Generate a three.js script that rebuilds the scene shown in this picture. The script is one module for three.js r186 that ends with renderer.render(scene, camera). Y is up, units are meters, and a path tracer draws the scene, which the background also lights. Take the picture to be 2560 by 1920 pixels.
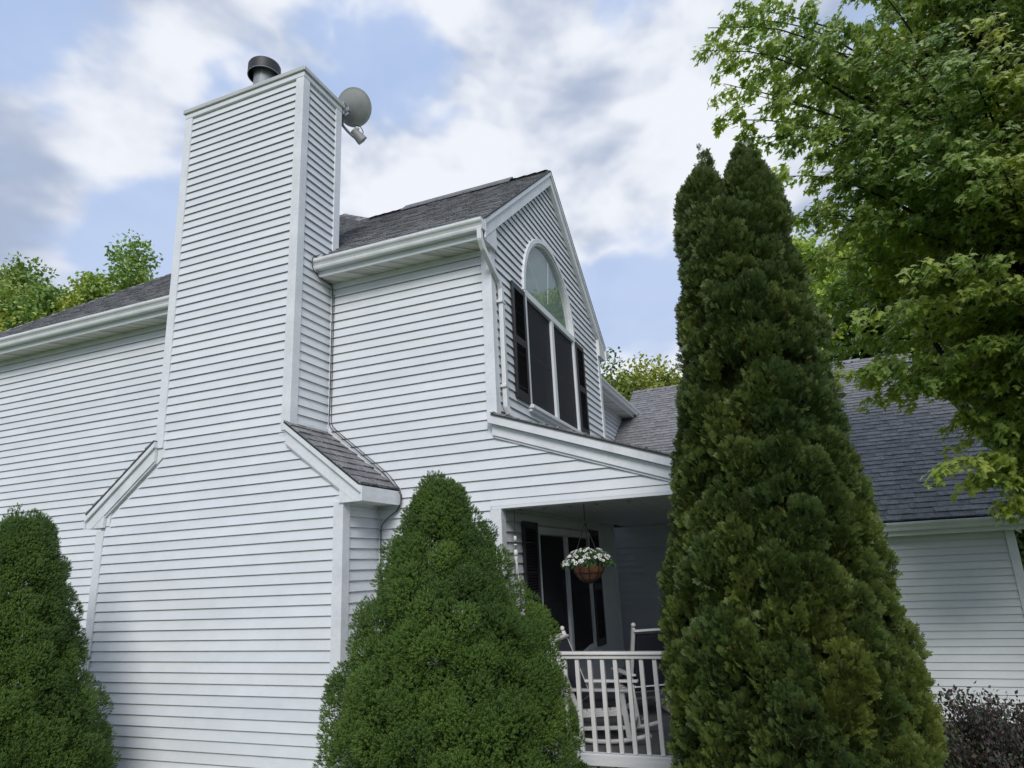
import * as THREE from 'three';
import { mergeGeometries } from 'three/addons/utils/BufferGeometryUtils.js';
import { RoundedBoxGeometry } from 'three/addons/geometries/RoundedBoxGeometry.js';

// ------------------------------------------------------------ random numbers and noise
function rng(seed) { let a = seed >>> 0; return () => { a = (a + 0x6D2B79F5) | 0; let t = Math.imul(a ^ (a >>> 15), 1 | a); t = (t + Math.imul(t ^ (t >>> 7), 61 | t)) ^ t; return ((t ^ (t >>> 14)) >>> 0) / 4294967296; }; }
function hash3(x, y, z) { let h = Math.imul(x, 374761393) ^ Math.imul(y, 668265263) ^ Math.imul(z, 2147483647 ^ 0x5bd1e995); h = Math.imul(h ^ (h >>> 13), 1274126177); return ((h ^ (h >>> 16)) >>> 0) / 4294967296; }
function noise3(x, y, z) {
  const xi = Math.floor(x), yi = Math.floor(y), zi = Math.floor(z); let u = x - xi, v = y - yi, w = z - zi;
  u = u * u * u * (u * (u * 6 - 15) + 10); v = v * v * v * (v * (v * 6 - 15) + 10); w = w * w * w * (w * (w * 6 - 15) + 10);
  const L = (a, b, t) => a + (b - a) * t;
  return L(L(L(hash3(xi, yi, zi), hash3(xi + 1, yi, zi), u), L(hash3(xi, yi + 1, zi), hash3(xi + 1, yi + 1, zi), u), v),
    L(L(hash3(xi, yi, zi + 1), hash3(xi + 1, yi, zi + 1), u), L(hash3(xi, yi + 1, zi + 1), hash3(xi + 1, yi + 1, zi + 1), u), v), w);
}
function fbm(x, y, z, n) { let s = 0, a = 0.5, t = 0; for (let i = 0; i < n; i++) { s += a * noise3(x, y, z); t += a; a *= 0.5; x = x * 2.03 + 17.1; y = y * 2.03 + 5.3; z = z * 2.03 + 9.7; } return s / t; }
const smooth = (a, b, x) => { const t = Math.min(1, Math.max(0, (x - a) / (b - a))); return t * t * (3 - 2 * t); };
const V3 = (x, y, z) => new THREE.Vector3(x, y, z);

// ------------------------------------------------------------ camera, sky, sun, exposure
const scene = new THREE.Scene();
const camera = new THREE.PerspectiveCamera(59.08, 4 / 3, 0.1, 2000);
camera.position.set(2.646, 1.75, 6.2027);
camera.rotation.order = 'YXZ';
camera.rotation.set(0.2684, 0.3759, -0.0484);

const SUN = V3(0.28, 0.66, 0.70).normalize();
function skyTexture() {
  const W = 2048, H = 1024, data = new Float32Array(W * H * 4);
  // [direction, angular size, cloud cover, brightness]: the clouds and gaps seen above the house
  const marks = [
    [[-0.191, 0.479, -0.856], 0.13, 0.5, 0.30], [[0.002, 0.505, -0.863], 0.14, 0.55, 0.42], [[-0.106, 0.566, -0.818], 0.10, 0.3, 0.22],
    [[-0.555, 0.659, -0.508], 0.09, 0.35, 0.22], [[-0.696, 0.555, -0.455], 0.07, 0.3, 0.2], [[-0.443, 0.519, -0.731], 0.08, 0.35, 0.28],
    [[-0.441, 0.657, -0.611], 0.08, -0.6, 0], [[-0.335, 0.70, -0.63], 0.10, -0.3, 0], [[-0.170, 0.421, -0.891], 0.09, -0.5, -0.1], [[-0.155, 0.356, -0.921], 0.09, -0.45, 0],
    [[-0.705, 0.446, -0.552], 0.07, -0.5, 0], [[-0.689, 0.611, -0.390], 0.07, -0.35, 0], [[-0.175, 0.605, -0.778], 0.042, 0.3, -0.4], [[-0.102, 0.52, -0.85], 0.035, 0.2, -0.35],
    [[-0.756, 0.470, -0.445], 0.08, 0.35, -0.12], [[-0.682, 0.521, -0.513], 0.06, 0.3, -0.1], [[-0.328, 0.408, -0.852], 0.08, -0.2, 0.1], [[-0.26, 0.56, -0.78], 0.06, 0.2, -0.1],
  ].map(([d, s, c, b]) => [...V3(...d).normalize().toArray(), 1 / (2 * s * s), c, b]);
  for (let j = 0; j < H; j++) {
    const el = ((j + 0.5) / H - 0.5) * Math.PI, y = Math.sin(el), c = Math.cos(el);
    for (let i = 0; i < W; i++) {
      const az = ((i + 0.5) / W - 0.5) * 2 * Math.PI, x = Math.cos(az) * c, z = Math.sin(az) * c, o = (j * W + i) * 4;
      let r, g, b;
      if (y < -0.06) { r = 0.10; g = 0.115; b = 0.09; } else {
        const px = x * 2.6, py = y * 4.4, pz = z * 2.6;
        const wx = fbm(px * 1.1 + 31, py * 1.1, pz * 1.1, 3) - 0.5, wz = fbm(px * 1.1, py * 1.1 + 7.7, pz * 1.1 + 11, 3) - 0.5;
        let cov = fbm(px * 1.25 + wx * 1.3 + 4.2, py * 1.25 + wz, pz * 1.25 + wz * 1.3 + 8.9, 7) * 2.5 - 0.72;
        let lum = fbm(px * 2.1 - wx * 1.5 + 13.0, py * 2.1 + wx + 4.4, pz * 2.1 + wz * 1.5 + 23.0, 7) * 2.5 - 0.95;
        const puff = 1 - Math.abs(2 * fbm(px * 3.4 + wz * 2 + 7, py * 3.4 - wx, pz * 3.4 + wx * 2 + 3, 6) - 1) * 2.4;
        cov += 0.30 * (puff - 0.55); lum += 0.34 * (puff - 0.55);
        for (const m of marks) { const d2 = 2 - 2 * (x * m[0] + y * m[1] + z * m[2]); if (d2 * m[3] < 8) { const k = Math.exp(-d2 * m[3]); cov += m[4] * k; lum += m[5] * k; } }
        const a = smooth(0.05, 0.62, cov) * 0.86 + 0.12, l = smooth(0.0, 1.0, lum);
        const h = Math.pow(1 - Math.max(y, 0), 3);
        const br = 0.36 + 0.20 * h, bg = 0.475 + 0.16 * h, bb = 0.72 + 0.05 * h;
        const cr = 0.35 + 0.40 * l, cg = 0.415 + 0.36 * l, cb = 0.55 + 0.28 * l;
        r = br + (cr - br) * a; g = bg + (cg - bg) * a; b = bb + (cb - bb) * a;
      }
      data[o] = r; data[o + 1] = g; data[o + 2] = b; data[o + 3] = 1;
    }
  }
  const t = new THREE.DataTexture(data, W, H, THREE.RGBAFormat, THREE.FloatType);
  t.mapping = THREE.EquirectangularReflectionMapping; t.magFilter = t.minFilter = THREE.LinearFilter; t.wrapS = THREE.RepeatWrapping; t.needsUpdate = true;
  return t;
}
const skyTex = skyTexture();
scene.background = skyTex; scene.environment = skyTex;
const sun = new THREE.DirectionalLight(0xfffaf4, 2.0);
sun.position.copy(SUN).multiplyScalar(60); sun.target.position.set(0, 2, -2); scene.add(sun, sun.target);
sun.shadow.radius = 50; sun.castShadow = true; sun.shadow.mapSize.set(4096, 4096);
Object.assign(sun.shadow.camera, { left: -30, right: 30, top: 30, bottom: -30, near: 1, far: 150 });
const renderer = new THREE.WebGLRenderer({ antialias: true });
renderer.toneMapping = THREE.LinearToneMapping; renderer.toneMappingExposure = 1.18;
renderer.shadowMap.enabled = true; renderer.shadowMap.type = THREE.PCFSoftShadowMap;

// ------------------------------------------------------------ helpers
const taken = {};
function numbered(n) { const k = taken[n] = (taken[n] ?? -1) + 1; return k ? `${n}_${String(k).padStart(3, '0')}` : n; }
function mesh(name, geo, mat, parent) { const m = new THREE.Mesh(geo, mat); m.name = name; (parent ?? scene).add(m); return m; }
function thing(name, label, category, group) { const o = new THREE.Group(); o.name = numbered(name); o.userData = { label, category }; if (group) o.userData.group = group; scene.add(o); return o; }
function struct(name, geo, mat) { const m = mesh(name, geo, mat); m.userData.kind = 'structure'; return m; }
function dataTex(n, fn, srgb) {
  const d = new Uint8Array(n * n * 4);
  for (let j = 0; j < n; j++) for (let i = 0; i < n; i++) { const c = fn(i / n, j / n), o = (j * n + i) * 4; for (let k = 0; k < 3; k++) d[o + k] = Math.max(0, Math.min(255, (Array.isArray(c) ? c[k] : c) * 255)); d[o + 3] = 255; }
  const t = new THREE.DataTexture(d, n, n); t.wrapS = t.wrapT = THREE.RepeatWrapping; t.magFilter = THREE.LinearFilter; t.minFilter = THREE.LinearMipmapLinearFilter; t.generateMipmaps = true;
  if (srgb) t.colorSpace = THREE.SRGBColorSpace; t.needsUpdate = true; return t;
}
// periodic noise for tiling textures
function pn(u, v, fx, fy, s) { const x = u * fx, y = v * fy, xi = Math.floor(x), yi = Math.floor(y); let a = x - xi, b = y - yi; a = a * a * (3 - 2 * a); b = b * b * (3 - 2 * b); const h = (i, j) => hash3(((i % fx) + fx) % fx, ((j % fy) + fy) % fy, s); return (h(xi, yi) * (1 - a) + h(xi + 1, yi) * a) * (1 - b) + (h(xi, yi + 1) * (1 - a) + h(xi + 1, yi + 1) * a) * b; }
function box(x0, x1, y0, y1, z0, z1) { const g = new THREE.BoxGeometry(x1 - x0, y1 - y0, z1 - z0); g.translate((x0 + x1) / 2, (y0 + y1) / 2, (z0 + z1) / 2); return g; }
function rbox(x0, x1, y0, y1, z0, z1, r = 0.006) { const g = new RoundedBoxGeometry(x1 - x0, y1 - y0, z1 - z0, 2, r); g.translate((x0 + x1) / 2, (y0 + y1) / 2, (z0 + z1) / 2); return g; }
// bar between two points with a rectangular section (w across, h thick), roll reference up
function bar(a, b, w, h, ref = V3(0, 1, 0)) {
  const d = b.clone().sub(a), L = d.length(), g = new RoundedBoxGeometry(w, L, h, 1, Math.min(w, h) * 0.15), y = d.normalize();
  const x = new THREE.Vector3().crossVectors(ref, y); if (x.length() < 1e-3) x.set(1, 0, 0); x.normalize(); const z = new THREE.Vector3().crossVectors(x, y);
  g.applyMatrix4(new THREE.Matrix4().makeBasis(x, y, z).setPosition(a.clone().add(b).multiplyScalar(0.5))); return g;
}
function tube(pts, r, seg = 24, rad = 6) { return new THREE.TubeGeometry(new THREE.CatmullRomCurve3(pts.map((p) => V3(...p)), false, 'catmullrom', 0.3), seg, r, rad); }
// tapered limb along points with radii
function limb(pts, radii, rad = 7) {
  const c = new THREE.CatmullRomCurve3(pts, false, 'catmullrom', 0.5), n = Math.max(5, pts.length * 4), fr = c.computeFrenetFrames(n, false), pos = [], idx = [];
  for (let i = 0; i <= n; i++) { const t = i / n, p = c.getPointAt(t), f = t * (radii.length - 1), k = Math.min(radii.length - 2, Math.floor(f)), r = radii[k] + (radii[k + 1] - radii[k]) * (f - k);
    for (let j = 0; j < rad; j++) { const a = j / rad * 2 * Math.PI, q = p.clone().addScaledVector(fr.normals[i], Math.cos(a) * r).addScaledVector(fr.binormals[i], Math.sin(a) * r); pos.push(q.x, q.y, q.z); } }
  for (let i = 0; i < n; i++) for (let j = 0; j < rad; j++) { const a = i * rad + j, b = i * rad + (j + 1) % rad, e = a + rad, d = b + rad; idx.push(a, b, e, b, d, e); }
  const g = new THREE.BufferGeometry(); g.setAttribute('position', new THREE.Float32BufferAttribute(pos, 3)); g.setAttribute('uv', new THREE.Float32BufferAttribute(new Float32Array(pos.length / 3 * 2), 2)); g.setIndex(idx); g.computeVertexNormals(); return g;
}
// flat faced solid from quads/polygons given as point lists
function polys(list, uvOf) {
  const pos = [], uv = [];
  for (const q of list) for (let i = 1; i < q.length - 1; i++) for (const p of [q[0], q[i], q[i + 1]]) { pos.push(p.x, p.y, p.z); const t = uvOf ? uvOf(p) : [p.x + p.z, p.y]; uv.push(t[0], t[1]); }
  const g = new THREE.BufferGeometry(); g.setAttribute('position', new THREE.Float32BufferAttribute(pos, 3)); g.setAttribute('uv', new THREE.Float32BufferAttribute(uv, 2)); g.computeVertexNormals(); return g;
}
// prism: a 2D outline [[a,b],...] in a plane, pushed through between d0 and d1. map(a,b,d) -> point
function prism(outline, d0, d1, map) {
  const sh = new THREE.Shape(outline.map(([a, b]) => new THREE.Vector2(a, b))), tri = THREE.ShapeUtils.triangulateShape(sh.getPoints(), []), P = sh.getPoints(), out = [];
  for (const t of tri) { out.push(t.map((i) => map(P[i].x, P[i].y, d1))); out.push(t.map((i) => map(P[i].x, P[i].y, d0)).reverse()); }
  const ccw = THREE.ShapeUtils.area(P) > 0;
  for (let i = 0; i < P.length; i++) { const a = P[i], b = P[(i + 1) % P.length]; const q = [map(a.x, a.y, d0), map(b.x, b.y, d0), map(b.x, b.y, d1), map(a.x, a.y, d1)]; out.push(ccw ? q : q.reverse()); }
  return polys(out);
}
const FRONT = (u, y, d) => V3(u, y, d);          // wall facing +z, u = x
const SIDE = (u, y, d) => V3(d, y, -u);          // wall facing +x, u = -z
const off = (map, o) => (u, y, d) => map(u, y, d + o);

// ------------------------------------------------------------ materials
const C = (r, g, b) => new THREE.Color().setRGB(r, g, b);
const grainBump = dataTex(256, (u, v) => 0.5 + 0.3 * (pn(u, v, 6, 90, 3) - 0.5) + 0.25 * (pn(u, v, 14, 180, 5) - 0.5));
const sidingTone = dataTex(512, (u, v) => { const s = pn(u, v, 5, 3, 11) * 0.5 + pn(u, v, 17, 11, 12) * 0.3 + pn(u, v, 60, 30, 13) * 0.2, k = 0.955 + 0.075 * (s - 0.5); const sp = pn(u, v, 230, 200, 15) > 0.985 ? 0.93 : 1; return [k * sp, k * sp, k * sp * 0.997]; }, true);
const vinyl = [0, 1, 2].map((i) => { const m = new THREE.MeshPhysicalMaterial({ color: [C(0.755, 0.79, 0.835), C(0.74, 0.78, 0.83), C(0.765, 0.795, 0.835)][i], roughness: 0.48, map: sidingTone.clone(), bumpMap: grainBump.clone(), bumpScale: 0.0006 }); m.map.repeat.set(0.35, 0.9); m.map.offset.set(i * 0.31, i * 0.17); m.bumpMap.repeat.set(0.7, 2.2); return m; });
const trimTone = dataTex(256, (u, v) => { const k = 0.95 + 0.06 * (pn(u, v, 7, 5, 31) - 0.5) + 0.04 * (pn(u, v, 40, 40, 32) - 0.5); return [k, k, k]; }, true);
const trim = new THREE.MeshPhysicalMaterial({ color: C(0.78, 0.81, 0.845), roughness: 0.42, map: trimTone });
const soffitTone = dataTex(512, (u, v) => { const s = pn(u, v, 46, 3, 41) * 0.5 + pn(u, v, 9, 7, 42) * 0.5, st = smooth(0.45, 0.8, s), k = 0.93 - 0.22 * st + 0.05 * (pn(u, v, 90, 60, 44) - 0.5); return [k, k * 0.99, k * 0.955]; }, true);
const soffitMat = new THREE.MeshStandardMaterial({ color: C(0.78, 0.80, 0.81), roughness: 0.6, map: soffitTone });
const gutterMat = new THREE.MeshPhysicalMaterial({ color: C(0.775, 0.80, 0.825), roughness: 0.3, clearcoat: 0.2, clearcoatRoughness: 0.3, map: trimTone });
const shTone = dataTex(256, (u, v) => { const k = 0.86 + 0.4 * (pn(u, v, 120, 120, 51) - 0.5) + 0.34 * (pn(u, v, 40, 44, 52) - 0.5) + 0.2 * (pn(u, v, 7, 6, 53) - 0.5); return [k, k, k]; }, true);
const shBump = dataTex(256, (u, v) => 0.5 + 0.7 * (pn(u, v, 128, 128, 55) - 0.5));
const shingleMat = [[0.285, 0.288, 0.302], [0.24, 0.245, 0.26], [0.315, 0.318, 0.33], [0.265, 0.266, 0.275], [0.215, 0.22, 0.235]].map((c, i) => { const m = new THREE.MeshStandardMaterial({ color: C(...c), roughness: 0.92, map: shTone.clone(), bumpMap: shBump, bumpScale: 0.0015 }); m.map.repeat.set(2.2, 2.2); m.map.offset.set(i * 0.2, i * 0.37); return m; });
const darkEdge = new THREE.MeshStandardMaterial({ color: C(0.03, 0.031, 0.035), roughness: 0.9 });
const blackPaint = new THREE.MeshPhysicalMaterial({ color: C(0.016, 0.014, 0.02), roughness: 0.42 });
const glass = new THREE.MeshPhysicalMaterial({ color: 0xffffff, transmission: 1, thickness: 0, roughness: 0.015, ior: 1.5 });
const screenMat = new THREE.MeshStandardMaterial({ color: C(0.018, 0.02, 0.026), roughness: 0.85, transparent: true, opacity: 0.7 });
const metalGrey = new THREE.MeshStandardMaterial({ color: C(0.30, 0.32, 0.345), roughness: 0.6, metalness: 0.35, map: trimTone });
const metalDark = new THREE.MeshStandardMaterial({ color: C(0.05, 0.052, 0.055), roughness: 0.55, metalness: 0.6 });
const dishMat = new THREE.MeshStandardMaterial({ color: C(0.31, 0.325, 0.32), roughness: 0.55, map: trimTone });
const interior = new THREE.MeshStandardMaterial({ color: C(0.10, 0.095, 0.09), roughness: 0.9 });
const curtainMat = new THREE.MeshStandardMaterial({ color: C(0.20, 0.285, 0.24), roughness: 0.95 });
const blackRubber = new THREE.MeshStandardMaterial({ color: C(0.015, 0.015, 0.016), roughness: 0.5 });
const concrete = new THREE.MeshStandardMaterial({ color: C(0.22, 0.215, 0.205), roughness: 0.95, map: shTone });
const deckPaint = new THREE.MeshStandardMaterial({ color: C(0.13, 0.135, 0.14), roughness: 0.7, map: trimTone });
const whitePaint = new THREE.MeshPhysicalMaterial({ color: C(0.80, 0.80, 0.80), roughness: 0.4, map: trimTone });

// ------------------------------------------------------------ ground
const ZC = 0.644, WG = 4.465, PIT = 0.806, RE = 0.30, RY = 5.345;      // chimney front, gable width, roof pitch, roof edge z, roof edge y
const groundY = (x, z) => -0.62 * smooth(2.2, 4.2, x) * smooth(2.5, -1.5, z) - 0.05 * (fbm(x * 0.3, 1, z * 0.3, 3) - 0.5);
{
  const N = 120, g = new THREE.PlaneGeometry(2, 2, N, N); g.rotateX(-Math.PI / 2);
  const p = g.attributes.position, uv = g.attributes.uv;
  for (let i = 0; i < p.count; i++) { const a = p.getX(i), b = p.getZ(i), x = Math.sign(a) * (Math.pow(Math.abs(a), 2.6) * 900 + Math.abs(a) * 12), z = Math.sign(b) * (Math.pow(Math.abs(b), 2.6) * 900 + Math.abs(b) * 12); p.setXYZ(i, x, groundY(x, z), z); uv.setXY(i, x, z); }
  g.computeVertexNormals();
  const gt = dataTex(512, (u, v) => { const s = pn(u, v, 200, 200, 61) * 0.5 + pn(u, v, 60, 60, 62) * 0.3 + pn(u, v, 8, 8, 63) * 0.2; return [0.25 + 0.18 * s, 0.29 + 0.2 * s, 0.16 + 0.12 * s]; }, true); gt.repeat.set(0.4, 0.4);
  struct('ground', g, new THREE.MeshStandardMaterial({ map: gt, roughness: 1 }));
}

// ------------------------------------------------------------ siding boards
const EXPO = 0.1016;
function board(map, a0, a1, b0, b1, y0, y1, e0 = 0.0225, e1 = 0.0035) {   // hollow butt: face, thin lip, and the channel behind it
  const h = y1 - y0, f = Math.min(1, h / EXPO), d1 = e0 + (e1 - e0) * f, c = Math.min(0.030, h * 0.6), ei = e0 - 0.003;
  const ac = a0 + (a1 - a0) * c / h, bc = b0 + (b1 - b0) * c / h, uvOf = (p) => [p.x + p.z, p.y];
  const q = [map(a0, y0, e0), map(b0, y0, e0), map(b1, y1, d1), map(a1, y1, d1), map(a0, y0, ei), map(b0, y0, ei), map(bc, y0 + c, ei - 0.003), map(ac, y0 + c, ei - 0.003), map(ac, y0 + c, -0.003), map(bc, y0 + c, -0.003), map(b1, y1, -0.003), map(a1, y1, -0.003)];
  return polys([[q[0], q[1], q[2], q[3]], [q[4], q[5], q[1], q[0]], [q[7], q[6], q[5], q[4]], [q[8], q[9], q[6], q[7]], [q[3], q[2], q[10], q[11]], [q[4], q[0], q[3], q[7]], [q[1], q[5], q[6], q[2]]], uvOf);
}
// rows from yLo to yHi on a grid through gridY; spans(y) returns [[u0,u1],...]
function siding(parent, map, yLo, yHi, gridY, spans, seed, lap = 0) {
  const r = rng(seed), k0 = Math.floor((yLo - gridY) / EXPO);
  for (let k = k0; gridY + k * EXPO < yHi; k++) {
    const y0 = Math.max(yLo, gridY + k * EXPO), y1 = Math.min(yHi, gridY + (k + 1) * EXPO); if (y1 - y0 < 0.004) continue;
    const lo = spans(y0 + 0.001), hi = spans(y1 - 0.001), n = Math.min(lo.length, hi.length);
    for (let s = 0; s < n; s++) {
      if (lo[s][1] - lo[s][0] < 0.02) continue;
      let a0 = lo[s][0], a1 = hi[s][0]; const b0 = lo[s][1], b1 = Math.max(hi[s][1], a1 + 0.002);
      const cuts = []; if (lap && b0 - a0 > 2.6) { const c = a0 + 0.7 + r() * (b0 - a0 - 1.4); if ((k & 1) === 0 || true) cuts.push(c); }
      const jit = (r() - 0.5) * 0.0016;
      for (const c of cuts) { mesh('siding_board', board(off(map, jit), a0, a1, c, c, y0, y1), vinyl[(r() * 3) | 0], parent); a0 = a1 = c - 0.012; mesh('siding_board', board(off(map, jit + 0.0016), a0, a1, b0, b1, y0, y1), vinyl[(r() * 3) | 0], parent); }
      if (!cuts.length) mesh('siding_board', board(off(map, jit), a0, a1, b0, b1, y0, y1), vinyl[(r() * 3) | 0], parent);
    }
  }
}
// corner post: two narrow boards at a right angle with a rounded nose
function cornerTrim(x, z, y0, y1, w = 0.082, t = 0.031, sx = -1, sz = -1) {   // outside corner at (x,z); boards run towards sx, sz
  const o = [[x - sx * t, z - sz * t], [x + sx * w, z - sz * t], [x + sx * w, z], [x, z], [x, z + sz * w], [x - sx * t, z + sz * w]];
  return prism(o.map(([a, b]) => [a, -b]), y0, y1, (a, b, d) => V3(a, d, -b));
}

// ------------------------------------------------------------ roof shingles
// frame: o origin at the eave, u along the eave, v up the slope, n outward; poly in (u,v)
function scan(poly, v) { const xs = []; for (let i = 0; i < poly.length; i++) { const [a, b] = poly[i], [c, d] = poly[(i + 1) % poly.length]; if ((b <= v && d > v) || (d <= v && b > v)) xs.push(a + (c - a) * (v - b) / (d - b)); } xs.sort((p, q) => p - q); return xs.length >= 2 ? [xs[0], xs[xs.length - 1]] : null; }
function shingles(fr, poly, expo, seed, tabMin = 0.13, tabMax = 0.34) {
  const r = rng(seed), out = [], vMax = Math.max(...poly.map((p) => p[1]));
  const P = (u, v, n) => fr.o.clone().addScaledVector(fr.u, u).addScaledVector(fr.v, v).addScaledVector(fr.n, n);
  for (let v = 0; v < vMax - 0.02; v += expo) {
    const v1 = Math.min(vMax - 0.001, v + expo * 1.0), lo = scan(poly, v + 0.002), hi = scan(poly, v1 - 0.002); if (!lo || !hi) continue;
    let u = lo[0] - r() * 0.1, tooth = r() < 0.5; const rowJ = (r() - 0.5) * 0.004;
    while (u < lo[1]) {
      const w = tabMin + r() * (tabMax - tabMin); let a = Math.max(u, lo[0]), b = Math.min(u + w, lo[1]); u += w; tooth = r() < 0.75 ? !tooth : tooth;
      if (b - a < 0.008) continue;
      let ta = Math.max(a, hi[0]), tb = Math.min(b, hi[1]); if (tb - ta < 0.004) { const m = Math.min(Math.max((a + b) / 2, hi[0]), hi[1]); ta = m - 0.002; tb = m + 0.002; }
      const t0 = (tooth ? 0.020 : 0.011) + r() * 0.002, t1 = tooth ? 0.004 : 0.0015, dv = rowJ + (tooth ? -0.004 : 0.006) + (r() - 0.5) * 0.004, g = 0.0012;
      const q = [P(a + g, v + dv, t0), P(b - g, v + dv, t0), P(tb - g, v1 + 0.012, t1), P(ta + g, v1 + 0.012, t1), P(a + g, v + dv, -0.004), P(b - g, v + dv, -0.004), P(tb - g, v1 + 0.012, -0.004), P(ta + g, v1 + 0.012, -0.004)];
      const uo = r(), vo = r(), uvOf = (p) => { const d = p.clone().sub(fr.o); return [d.dot(fr.u) + uo, d.dot(fr.v) + vo]; };
      out.push({ geo: polys([[q[0], q[1], q[2], q[3]], [q[4], q[5], q[1], q[0]], [q[4], q[0], q[3], q[7]], [q[1], q[5], q[6], q[2]]], uvOf), mat: tooth ? [0, 2, 0, 3][(r() * 4) | 0] : [1, 3, 4, 1][(r() * 4) | 0], c: P((a + b) / 2, v + expo / 2, 0) });
    }
  }
  return out;
}
function addShingles(parent, list, single) {          // single: how many stay parts of their own, nearest first; the rest one part per tone
  list.sort((a, b) => a.c.distanceTo(camera.position) - b.c.distanceTo(camera.position));
  list.slice(0, single).forEach((s) => mesh('shingle', s.geo, shingleMat[s.mat], parent));
  const rest = list.slice(single); if (!rest.length) return;
  const cols = shingleMat.map((m) => m.color), gs = rest.map((s) => { const n = s.geo.attributes.position.count, c = new Float32Array(n * 3); for (let i = 0; i < n; i++) cols[s.mat].toArray(c, i * 3); s.geo.setAttribute('color', new THREE.BufferAttribute(c, 3)); return s.geo; });
  const m = mesh('shingle_field', mergeGeometries(gs), shingleField, parent); m.userData.kind = 'stuff';
}
const shingleField = new THREE.MeshStandardMaterial({ color: 0xffffff, vertexColors: true, roughness: 0.92, map: shingleMat[0].map, bumpMap: shBump, bumpScale: 0.0015 });
function frame(o, u, v) { const U = u.clone().normalize(), V = v.clone().normalize(), n = new THREE.Vector3().crossVectors(U, V).normalize(); return { o, u: U, v: V, n }; }
function slab(fr, poly, t) { return prism(poly, -t, -0.003, (a, b, d) => fr.o.clone().addScaledVector(fr.u, a).addScaledVector(fr.v, b).addScaledVector(fr.n, d)); }

// K-style gutter: profile (d outwards, y) swept along an axis
const GUT = [[0, 0], [0, -0.118], [0.072, -0.118], [0.080, -0.100], [0.083, -0.078], [0.094, -0.058], [0.110, -0.042], [0.117, -0.028], [0.117, -0.003], [0.112, 0.0], [0.103, 0.0], [0.103, -0.004], [0.110, -0.005], [0.110, -0.027], [0.104, -0.038], [0.088, -0.053], [0.077, -0.076], [0.074, -0.097], [0.068, -0.113], [0.004, -0.113], [0.004, 0]];
const GUTCAP = GUT.slice(0, 10);
function gutter(parent, map, u0, u1) {              // map(u, y, d)
  const g = mesh('gutter', prism(GUT, u0, u1, (a, b, d) => map(d, b, a)), gutterMat, parent);
  mesh('end_cap', prism(GUTCAP, u0 - 0.004, u0 - 0.0005, (a, b, d) => map(d, b, a)), gutterMat, g);
  mesh('end_cap', prism(GUTCAP, u1 + 0.0005, u1 + 0.004, (a, b, d) => map(d, b, a)), gutterMat, g);
  return g;
}
function soffitPanels(parent, map, u0, u1, d0, d1, y, seed) {   // boards running out from the wall, with a groove between
  const r = rng(seed); for (let u = u0; u < u1 - 0.01; u += 0.305) { const e = Math.min(u1, u + 0.305), jit = (r() - 0.5) * 0.002;
    mesh('soffit_panel', prism([[u + 0.002, y + jit], [e - 0.002, y + jit], [e - 0.002, y + 0.012], [u + 0.002, y + 0.012]], d0, d1, map), soffitMat, parent); }
}

// ============================================================ HOUSE
const house = thing('house', 'two-storey house with white horizontal siding, arched gable window and covered porch', 'house');
const EAVE = 5.3235, SOF = 5.148;
const XU0 = -3.893, XU1 = -2.065, XL0 = -4.688, XL1 = -1.381, YT = 7.74;
{
  // long side wall
  const w = mesh('side_wall', box(-9.08, -0.001, -0.2, SOF, -0.16, -0.004), trim, house);
  const gy = 4.9727;
  siding(w, FRONT, 0.22, SOF - 0.002, gy, (y) => [[-9.06, y < 2.6 ? XL0 + 0.0 : XU0 - (y < 3.34 ? (3.34 - y) / 0.755 : 0)], [y < 2.6 ? XL1 : XU1 + (y < 3.34 ? (3.34 - y) / 0.776 : 0), -0.082]], 101, 1);
  mesh('foundation', box(-9.06, -0.02, -0.8, 0.215, -0.15, -0.006), concrete, house);
  mesh('corner_trim', cornerTrim(0, 0, 3.24, SOF - 0.003), trim, house);
  mesh('corner_trim', cornerTrim(0, 0, 0.2, 2.335), trim, house);
  // frieze strip under the soffit
  mesh('frieze', prism([[XU1 + 0.02, SOF - 0.03], [-0.085, SOF - 0.03], [-0.085, SOF - 0.003], [XU1 + 0.02, SOF - 0.003]], 0.0, 0.02, FRONT), trim, house);
  mesh('frieze', prism([[-9.06, SOF - 0.03], [XU0 - 0.002, SOF - 0.03], [XU0 - 0.002, SOF - 0.003], [-9.06, SOF - 0.003]], 0.0, 0.02, FRONT), trim, house);
}
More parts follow.
